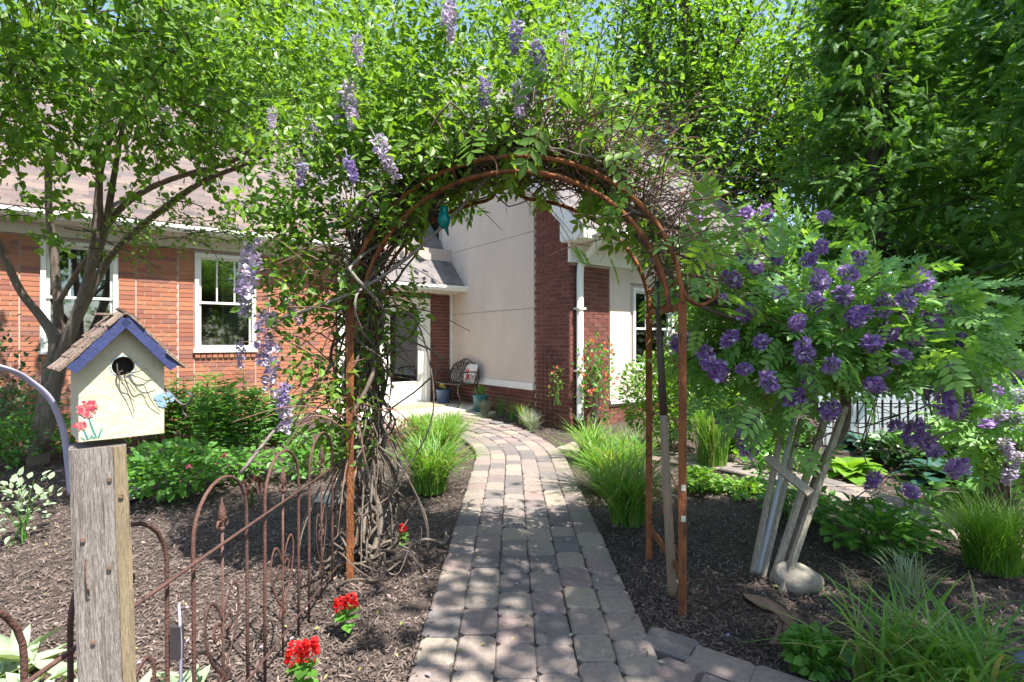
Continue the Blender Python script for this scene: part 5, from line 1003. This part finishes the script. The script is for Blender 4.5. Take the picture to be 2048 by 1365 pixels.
bushy('honeysuckle', 'thin honeysuckle shoot hanging across the brick pier', 'vine', HW(-.16, .12, .45), 'l_shrub', 60, .14, .6, .05, OVATE, 6, .3, .5, .6, fl=('f_orange', 4, .022))
upright('leafy_perennial', 'tall lime green leafy perennial behind the right arbor post', 'plant', gp(1450, 925), 'l_lime', 9, .14, .85, 46, .13, OVATE)
bushy('sedum_plant', 'low lime green sedum mound behind the wooden handle', 'plant', gp(1400, 985), 'l_lime', 260, .17, .22, .06, BROAD, 12)
bushy('sedum_plant', 'round leaved lime groundcover trailing beside the mulch', 'plant', gp(1490, 990), 'l_lime', 300, .32, .12, .07, BROAD, 12, .1, .85)
hosta('yellow green hosta beyond the side path', gp(1700, 955), 'l_lime', 30, .30); hosta('blue green hosta in front of the white picket fence', gp(1730, 905), 'l_blue', 26, .34); hosta('dark blue green hosta under the wisteria flowers', gp(1880, 965), 'l_blue', 26, .36); hosta('green hosta behind the leaning stakes', gp(1590, 905), 'l_mid', 22, .28)
hosta('small green hosta near the right edge of the side path', gp(1960, 1010), 'l_mid', 20, .3)
bushy('columbine', 'spreading columbine with lobed green leaves in the right bed', 'plant', gp(1745, 1105), 'l_mid', 420, .36, .30, .085, BROAD, 24, .1, .85)
bushy('columbine', 'green columbine patch behind the leaning stakes', 'plant', gp(1600, 1040), 'l_mid', 260, .3, .26, .08, BROAD, 16, .1, .85)
bushy('heart_leaf_plant', 'slender plant with round heart leaves above the columbine', 'plant', gp(1830, 1095), 'l_mid', 60, .2, .5, .085, HEART, 9, .2, .7)
bushy('leafy_perennial', 'leafy green perennial between stakes and side path', 'plant', gp(1560, 945), 'l_mid', 300, .3, .45, .09, OVATE, 14)
bushy('leafy_perennial', 'tall stemmed green perennial beneath the purple wisteria', 'plant', gp(1520, 985), 'l_mid', 90, .16, .55, .08, OVATE, 8)
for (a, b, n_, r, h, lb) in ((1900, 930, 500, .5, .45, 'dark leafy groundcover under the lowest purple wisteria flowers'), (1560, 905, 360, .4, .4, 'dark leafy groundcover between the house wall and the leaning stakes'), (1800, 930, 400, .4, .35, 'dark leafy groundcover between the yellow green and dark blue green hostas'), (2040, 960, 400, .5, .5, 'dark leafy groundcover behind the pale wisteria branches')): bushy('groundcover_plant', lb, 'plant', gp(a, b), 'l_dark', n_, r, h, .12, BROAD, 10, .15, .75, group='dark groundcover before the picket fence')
bushy('chrysanthemum', 'compact chrysanthemum mound with toothed bright leaves near the rusty sculpture', 'plant', gp(1628, 1350), 'l_mid', 420, .105, .165, .05, BROAD, 16, .05, .55, .35)
# left bed
for i, (a, b, ns, h, lb) in enumerate(((440, 905, 26, .95, 'tall lily clump with narrow leaves below the right hand window'), (395, 880, 20, .9, 'leafy lily clump between birdhouse and house wall'), (500, 900, 18, .8, 'lily clump next to the pale lavender racemes'), (560, 890, 16, .7, 'lily stems close to the vine covered arbor'), (320, 885, 18, .85, 'lily clump below the brick between the two windows'))): upright('lily_plant', lb, 'lily', gp(a, b), 'l_mid', ns, .3, h, 44, .15, NARROW, 'tall lily clumps by the brick wall')
bushy('bleeding_heart', 'bleeding heart with lobed leaves and pink flower strings behind the birdhouse post', 'plant', gp(345, 1000), 'l_mid', 900, .46, .5, .075, BROAD, 24, .1, .7, .4, fl=('f_pink', 5, .022))
bushy('bleeding_heart', 'bright green lobed leaf clump in front of the tall lilies', 'plant', gp(470, 960), 'l_mid', 420, .36, .3, .07, BROAD, 16, .1, .75)
bushy('leafy_perennial', 'green perennial clump behind the iron hoop fence', 'plant', gp(600, 960), 'l_mid', 340, .32, .4, .08, OVATE, 14)
bushy('leafy_perennial', 'mixed low perennial between arbor and house wall', 'plant', gp(680, 930), 'l_mid', 420, .5, .4, .075, OVATE, 16)
bushy('burgundy_perennial', 'small burgundy leaved perennial by the iron fence', 'plant', gp(505, 1015), 'l_bur', 60, .12, .22, .07, NARROW, 6, -.2, .4)
bushy('burgundy_perennial', 'burgundy leaved perennial behind the arbor near the porch', 'plant', gp(790, 890), 'l_bur', 160, .28, .35, .06, OVATE, 8)
bushy('silver_perennial', 'silvery low perennial beside the porch slab', 'plant', gp(835, 862), 'l_silver', 400, .32, .2, .04, OVATE, 10)
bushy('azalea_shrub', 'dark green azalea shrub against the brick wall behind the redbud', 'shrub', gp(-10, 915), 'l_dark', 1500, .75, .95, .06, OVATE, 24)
bushy('azalea_shrub', 'leafy shrub beneath the redbud trunk', 'shrub', gp(25, 935), 'l_mid', 900, .55, .6, .07, OVATE, 18)
bushy('azalea_shrub', 'low shrub between the redbud and the brick wall', 'shrub', gp(190, 905), 'l_mid', 700, .5, .5, .07, OVATE, 18)
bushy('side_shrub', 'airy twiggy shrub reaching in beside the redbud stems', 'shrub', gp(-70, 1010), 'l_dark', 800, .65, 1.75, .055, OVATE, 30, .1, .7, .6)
bushy('rose_bush', 'young rose bush with pale rounded leaves in the mulch', 'rose', gp(45, 1085), 'l_silver', 110, .2, .5, .06, OVATE, 7, .1, .7); 
for (a, b, sc_, lb) in ((80, 1450, 1.0, 'silvery lambs ear clump at the foot of the fence'), (330, 1440, .8, 'silvery lambs ear clump behind the wooden post'), (20, 1380, .9, 'pale lambs ear leaves beneath the leftmost hoop')):
    p_ = gp(a, b); t = thing('lambs_ear', lb, 'plant', p_); 
    me = MB().raw(*leaf_t(.34, .1, (.3, .65), .25), 0).mesh('leaf', MT['l_silver'], True)
    for k in range(34): o = link('leaf', me, t); s_ = .2 * sc_ * RNG.uniform(.6, 1.2); o.scale = (s_, s_, s_); o.location = (RNG.normal() * .07, RNG.normal() * .07, .02 + RNG.random() * .06); o.rotation_euler = (RNG.uniform(.25, 1.1), RNG.normal() * .3, RNG.uniform(0, 6.28))
# red salvias
sal_leaf = MB().raw(*BROAD, 0).mesh('leaf', MT['l_mid'], True)
for (a, b, s_, lb) in ((692, 1268, .85, 'red salvia with two flower heads beside the left arbor post'), (607, 1390, .98, 'red salvia with stacked flower heads near the fence foot'), (806, 1098, .75, 'single red salvia between the vine stems and the path')):
    p_ = gp(a, b); t = thing('salvia_plant', lb, 'flower', p_); MB().tube([p_, p_ + [0, 0, .14 * s_]], .004 * s_, 5).build('stem', MT['l_mid'], t)
    for k in range(15): o = link('leaf', sal_leaf, t); q = .068 * s_ * RNG.uniform(.8, 1.3); o.scale = (q, q, q); o.location = (0, 0, s_ * RNG.uniform(.04, .13)); o.rotation_euler = (RNG.uniform(-.3, .4), 0, k * 2.4)
    for (dx, dz) in (((-.035, .16), (.03, .175)) if s_ != .75 else ((0, .17),)):
        n_ = 60; m_ = MB(); tt_ = RNG.random(n_); aa = RNG.uniform(0, 6.28, n_); rr = .022 * s_ * (1 - .5 * tt_); pos = p_ + np.stack([dx * s_ + rr * np.cos(aa), rr * np.sin(aa), (dz - .03 + .07 * tt_) * s_], 1); m_.inst(PET[0], PET[1], frames(np.stack([np.cos(aa), np.sin(aa), np.full(n_, .5)], 1), rand_dirs(n_) + [0, 0, .6]) * .021 * s_, pos); m_.build('flower_spike', MT['f_red'], t)
# small plants along the stucco wall
gl = 'small herbs along the stucco wall'
for (la, ls_, mk, kind, lb) in ((-.42, 1.72, 'l_lavender', 0, 'lavender tuft in front of the teal pot'), (-.30, .62, 'l_lavender', 0, 'lavender tuft below the wire trellis'), (-.28, 1.45, 'l_shrub', 1, 'leafy herb next to the teal pot'), (-.28, 1.1, 'l_shrub', 1, 'feathery herb halfway along the stucco wall'), (-.3, .8, 'l_day', 2, 'iris fan of upright blades by the brick pier'), (-.45, .35, 'l_lavender', 0, 'lavender tuft at the foot of the brick pier')):
    q = HW(la, ls_, 0); q[2] = G(*q[:2])
    if kind == 0: clump('lavender_plant', lb, 'lavender', q, mk, 200, .26, .22, .007, .07, .3, gl)
    elif kind == 1: bushy('herb_plant', lb, 'herb', q, mk, 200, .12, .36, .035, NARROW, 12, -.4, .3, .5, gl)
    else: clump('iris_plant', lb, 'iris', q, mk, 26, .36, .22, .026, .05, .35, gl)
pq = HW(-.33, 2.0, .42); bushy('potted_plant', 'small green plant growing in the teal pot', 'plant', pq, 'l_mid', 90, .11, .2, .05, OVATE, 6)
pq = HW(-.42, 3.22, .44); bushy('potted_plant', 'pale yellow flower in the blue pot', 'plant', pq, 'l_mid', 30, .07, .12, .04, OVATE, 4, fl=('f_yel', 5, .04))
pq = HW(-1.95, 3.2, .52); bushy('potted_plant', 'red flowers in the grey planter by the door', 'plant', pq, 'l_mid', 90, .16, .25, .05, OVATE, 6, fl=('f_red', 7, .04))
# ------------------------------------------------------------------ rocks, sculpture, far things
def rock(name, label, loc, rx, ry, rz, mk, rot=0, seed=1):
    loc = np.asarray(loc, float); rs = np.random.default_rng(seed); n_, m_ = 20, 11; v = []
    ph = rs.uniform(0, 6, 6)
    for i in range(m_):
        e = -pi / 2 + pi * i / (m_ - 1)
        for j in range(n_):
            a = 2 * pi * j / n_; k = 1 + .10 * sin(2 * a + ph[0]) + .06 * sin(3 * a + ph[1] + 2 * e) + .04 * sin(5 * a + 3 * e + ph[2]); ce = np.sign(cos(e)) * abs(cos(e)) ** .8; se = np.sign(sin(e)) * abs(sin(e)) ** .9
            v.append(loc + rotz(rot) @ np.array([rx * ce * cos(a) * k, ry * ce * sin(a) * k, rz * se * (1 + .18 * cos(a + ph[3]))]))
    f = [(i * n_ + j, i * n_ + (j + 1) % n_, (i + 1) * n_ + (j + 1) % n_, (i + 1) * n_ + j) for i in range(m_ - 1) for j in range(n_)]
    return tag(MB().raw(v, f, .5).build(name, MT[mk], smooth=True, loc=loc), label, 'rock')
rock('garden_rock', 'rounded tan boulder behind the foot of the leaning stakes', gp(1606, 1190) + [0, .06, .055], .125, .09, .085, 'rock', -.5, 3)
rock('stepping_stone', 'flat pale stepping stone in the mulch behind the birdhouse post', gp(230, 995) + [0, 0, .015], .32, .22, .03, 'flag', .2, 5)
rock('stepping_stone', 'flat tan stepping stone behind the arbor vine stems', gp(690, 1000) + [0, 0, .02], .30, .2, .035, 'flag', .1, 6)
sl_ = gp(1560, 1275); sp_ = thing('metal_sculpture', 'rusty brown sheet metal garden creature arched over the mulch', 'sculpture', sl_)
def sheet(name, rows, th=.004):
    rows = [catmull(r, 4) for r in rows]; n_ = len(rows[0]); m_ = len(rows); v = np.concatenate(rows); N2 = len(v); f = [(i * n_ + j, i * n_ + j + 1, (i + 1) * n_ + j + 1, (i + 1) * n_ + j) for i in range(m_ - 1) for j in range(n_ - 1)]
    mb_ = MB(); mb_.raw(np.vstack([v, v - [0, 0, th]]), f + [tuple(q + N2 for q in r[::-1]) for r in f], .5); return mb_.build(name, MT['rust_b'], sp_, True)
zz = 2.42
sheet('body', [[P(1482, 1188, zz + .12), P(1530, 1196, zz + .12), P(1572, 1222, zz + .1), P(1600, 1258, zz + .08)], [P(1485, 1187, zz), P(1532, 1202, zz), P(1565, 1228, zz), P(1588, 1262, zz)], [P(1490, 1196, zz - .08), P(1520, 1215, zz - .06), P(1548, 1226, zz - .04), P(1570, 1250, zz - .04)]])
sheet('lower_jaw', [[P(1484, 1196, zz - .05), P(1500, 1215, zz - .05), P(1525, 1226, zz - .04), P(1556, 1228, zz - .02)], [P(1486, 1192, zz + .02), P(1505, 1206, zz + .02), P(1530, 1216, zz + .02), P(1556, 1222, zz + .02)]])
sheet('wing', [[P(1436, 1216, zz - .02), P(1460, 1200, zz), P(1484, 1188, zz + .02)], [P(1440, 1217, zz + .06), P(1464, 1198, zz + .08), P(1490, 1187, zz + .1)]])
MB().tube(catmull([P(1558, 1226, zz), P(1562, 1245, zz - .02), P(1558, 1265, zz - .04), P(1552, 1283, zz - .06), P(1542, 1288, zz - .08)], 4), [.018, .012, .011, .016, .008], 7, None, (1, .5)).build('leg', MT['rust_b'], sp_, True); MB().tube(catmull([P(1592, 1258, zz + .05), P(1600, 1275, zz + .05), P(1602, 1292, zz + .05)], 4), [.014, .01], 6, None, (1, .5)).build('leg', MT['rust_b'], sp_, True)
bp = P(2046, 1312, 1.9); nv_ = thing('enamel_ornament', 'dark blue enamel garden stake ornament beside the large daylilies', 'ornament', (bp[0] + .05, bp[1], 0))
pl_ = MB(); gq = np.linspace(0, 1, 9); v = [bp + [-.035 + .16 * t, .05 * s_ * sin(pi * t), .02 * sin(pi * t) - .02 * s_ * s_ - .03 * t] for t in gq for s_ in (-1, -.5, 0, .5, 1)]; pl_.raw(np.vstack([v, np.array(v) - [0, 0, .004]]), [(i * 5 + j, i * 5 + j + 1, i * 5 + j + 6, i * 5 + j + 5) for i in range(8) for j in range(4)] + [(45 + i * 5 + j, 45 + i * 5 + j + 5, 45 + i * 5 + j + 6, 45 + i * 5 + j + 1) for i in range(8) for j in range(4)], .5); pl_.build('petal', MT['navy'], nv_, True); MB().tube([(bp[0] + .05, bp[1], 0), bp + [.05, 0, -.01]], .005, 6).build('stake', MT['dmetal'], nv_)
# picket fence beyond the right bed
f0, f1 = np.array([4.1, 7.05, 0]), np.array([6.3, 6.3, 0]); pf = thing('picket_fence', 'white picket fence beyond the hostas and side path', 'fence', f0); dv = nrm(f1 - f0); npk = 25; LN = np.linalg.norm(f1 - f0)
nvv = np.array([-dv[1], dv[0], 0])
for k in range(npk):
    c = f0 + dv * (k + .5) * LN / npk; MB().obox(c + [0, 0, .43], dv * .032, nvv * .009, (0, 0, .40)).build('picket', MT['bulb'], pf)
for z in (.16, .70): MB().obox((f0 + f1) / 2 + nvv * .028 + [0, 0, z], dv * LN / 2, nvv * .018, (0, 0, .045)).build('rail', MT['bulb'], pf)
gl_ = np.array([7.0, 7.1, 0]); gr = thing('covered_grill', 'grill under a crumpled black cover behind the pale wisteria', 'grill', gl_); 
rk_ = np.random.default_rng(2); v = []; n_, m_ = 22, 9; pr = [(.55, 0), (.54, .3), (.53, .6), (.56, .82), (.5, .98), (.38, 1.06), (.25, 1.1), (.12, 1.12), (.01, 1.12)]
for (r, z) in pr:
    for j in range(n_): a = 2 * pi * j / n_; k = 1 + .05 * sin(7 * a + z * 5) + rk_.normal() * .012; v.append(gl_ + [r * k * 1.15 * cos(a), r * k * .7 * sin(a), z + .01 + .03 * sin(3 * a) * (z > .8)])
MB().raw(v, [(i * n_ + j, i * n_ + (j + 1) % n_, (i + 1) * n_ + (j + 1) % n_, (i + 1) * n_ + j) for i in range(m_ - 1) for j in range(n_)], .5).build('cover', MT['cover'], gr, True)
for a in (-.4, .4): MB().lathe([(.07, 0), (.08, .02), (.08, .06), (.07, .08)], gl_ + [a, -.42, 0], 10).build('wheel', MT['black'], gr)
# birdhouse feeder on a thin hook by the wall
hk = gp(352, 860); ht = P(350, 622, hk[1]); sh = thing('shepherd_hook', 'thin dark crook staff holding the brown feeder before the wall', 'hook', hk)
MB().tube(catmull([hk, hk * .5 + ht * .5, P(352, 640, hk[1]), P(349, 622, hk[1]), P(342, 617, hk[1]), P(336, 624, hk[1]), P(337, 634, hk[1])], 5), .007, 6).build('staff', MT['dmetal'], sh, True)
fd = P(336, 672, hk[1] - .02); fe = thing('bird_feeder', 'weathered brown wooden feeder hanging from the crook staff', 'bird feeder', fd)
MB().obox(fd, (.06, .02, 0), (-.02, .06, 0), (0, 0, .075)).build('box', MT['greywood'], fe); 
for sg in (-1, 1): MB().obox(fd + [sg * .045, 0, .095], (.058, .01, -sg * .03), (-.015, .085, 0), (sg * .003, 0, .006)).build('roof_board', MT['shake'], fe)
MB().tube([fd + [0, -.068, .0], fd + [0, -.072, .0]], .022, 12).build('hole', MT['dark'], fe); MB().tube([fd + [0, 0, .11], P(337, 634, hk[1])], .002, 4).build('hanger_wire', MT['dmetal'], fe)  # hole is a near-black disc on the face, the opening's shade painted in

# ------------------------------------------------------------------ fallen leaves and petals
n = 650; y = 1.6 + 6.5 * RNG.random(n) ** 1.3; x = RNG.uniform(-.8, .8, n) * (y + .4); z = np.array([G(a, b) + (.042 if near_path(a, b, .02) else hump(a, b) + .03) for a, b in zip(x, y)])
mb = MB(); leaves(mb, np.stack([x, y, z], 1), .026, OVATE, None, .0, .97); tag(mb.build('fallen_leaves', MT['litter'], kind='stuff'), 'scattered fallen petals and leaf bits on mulch and pavers', 'litter')
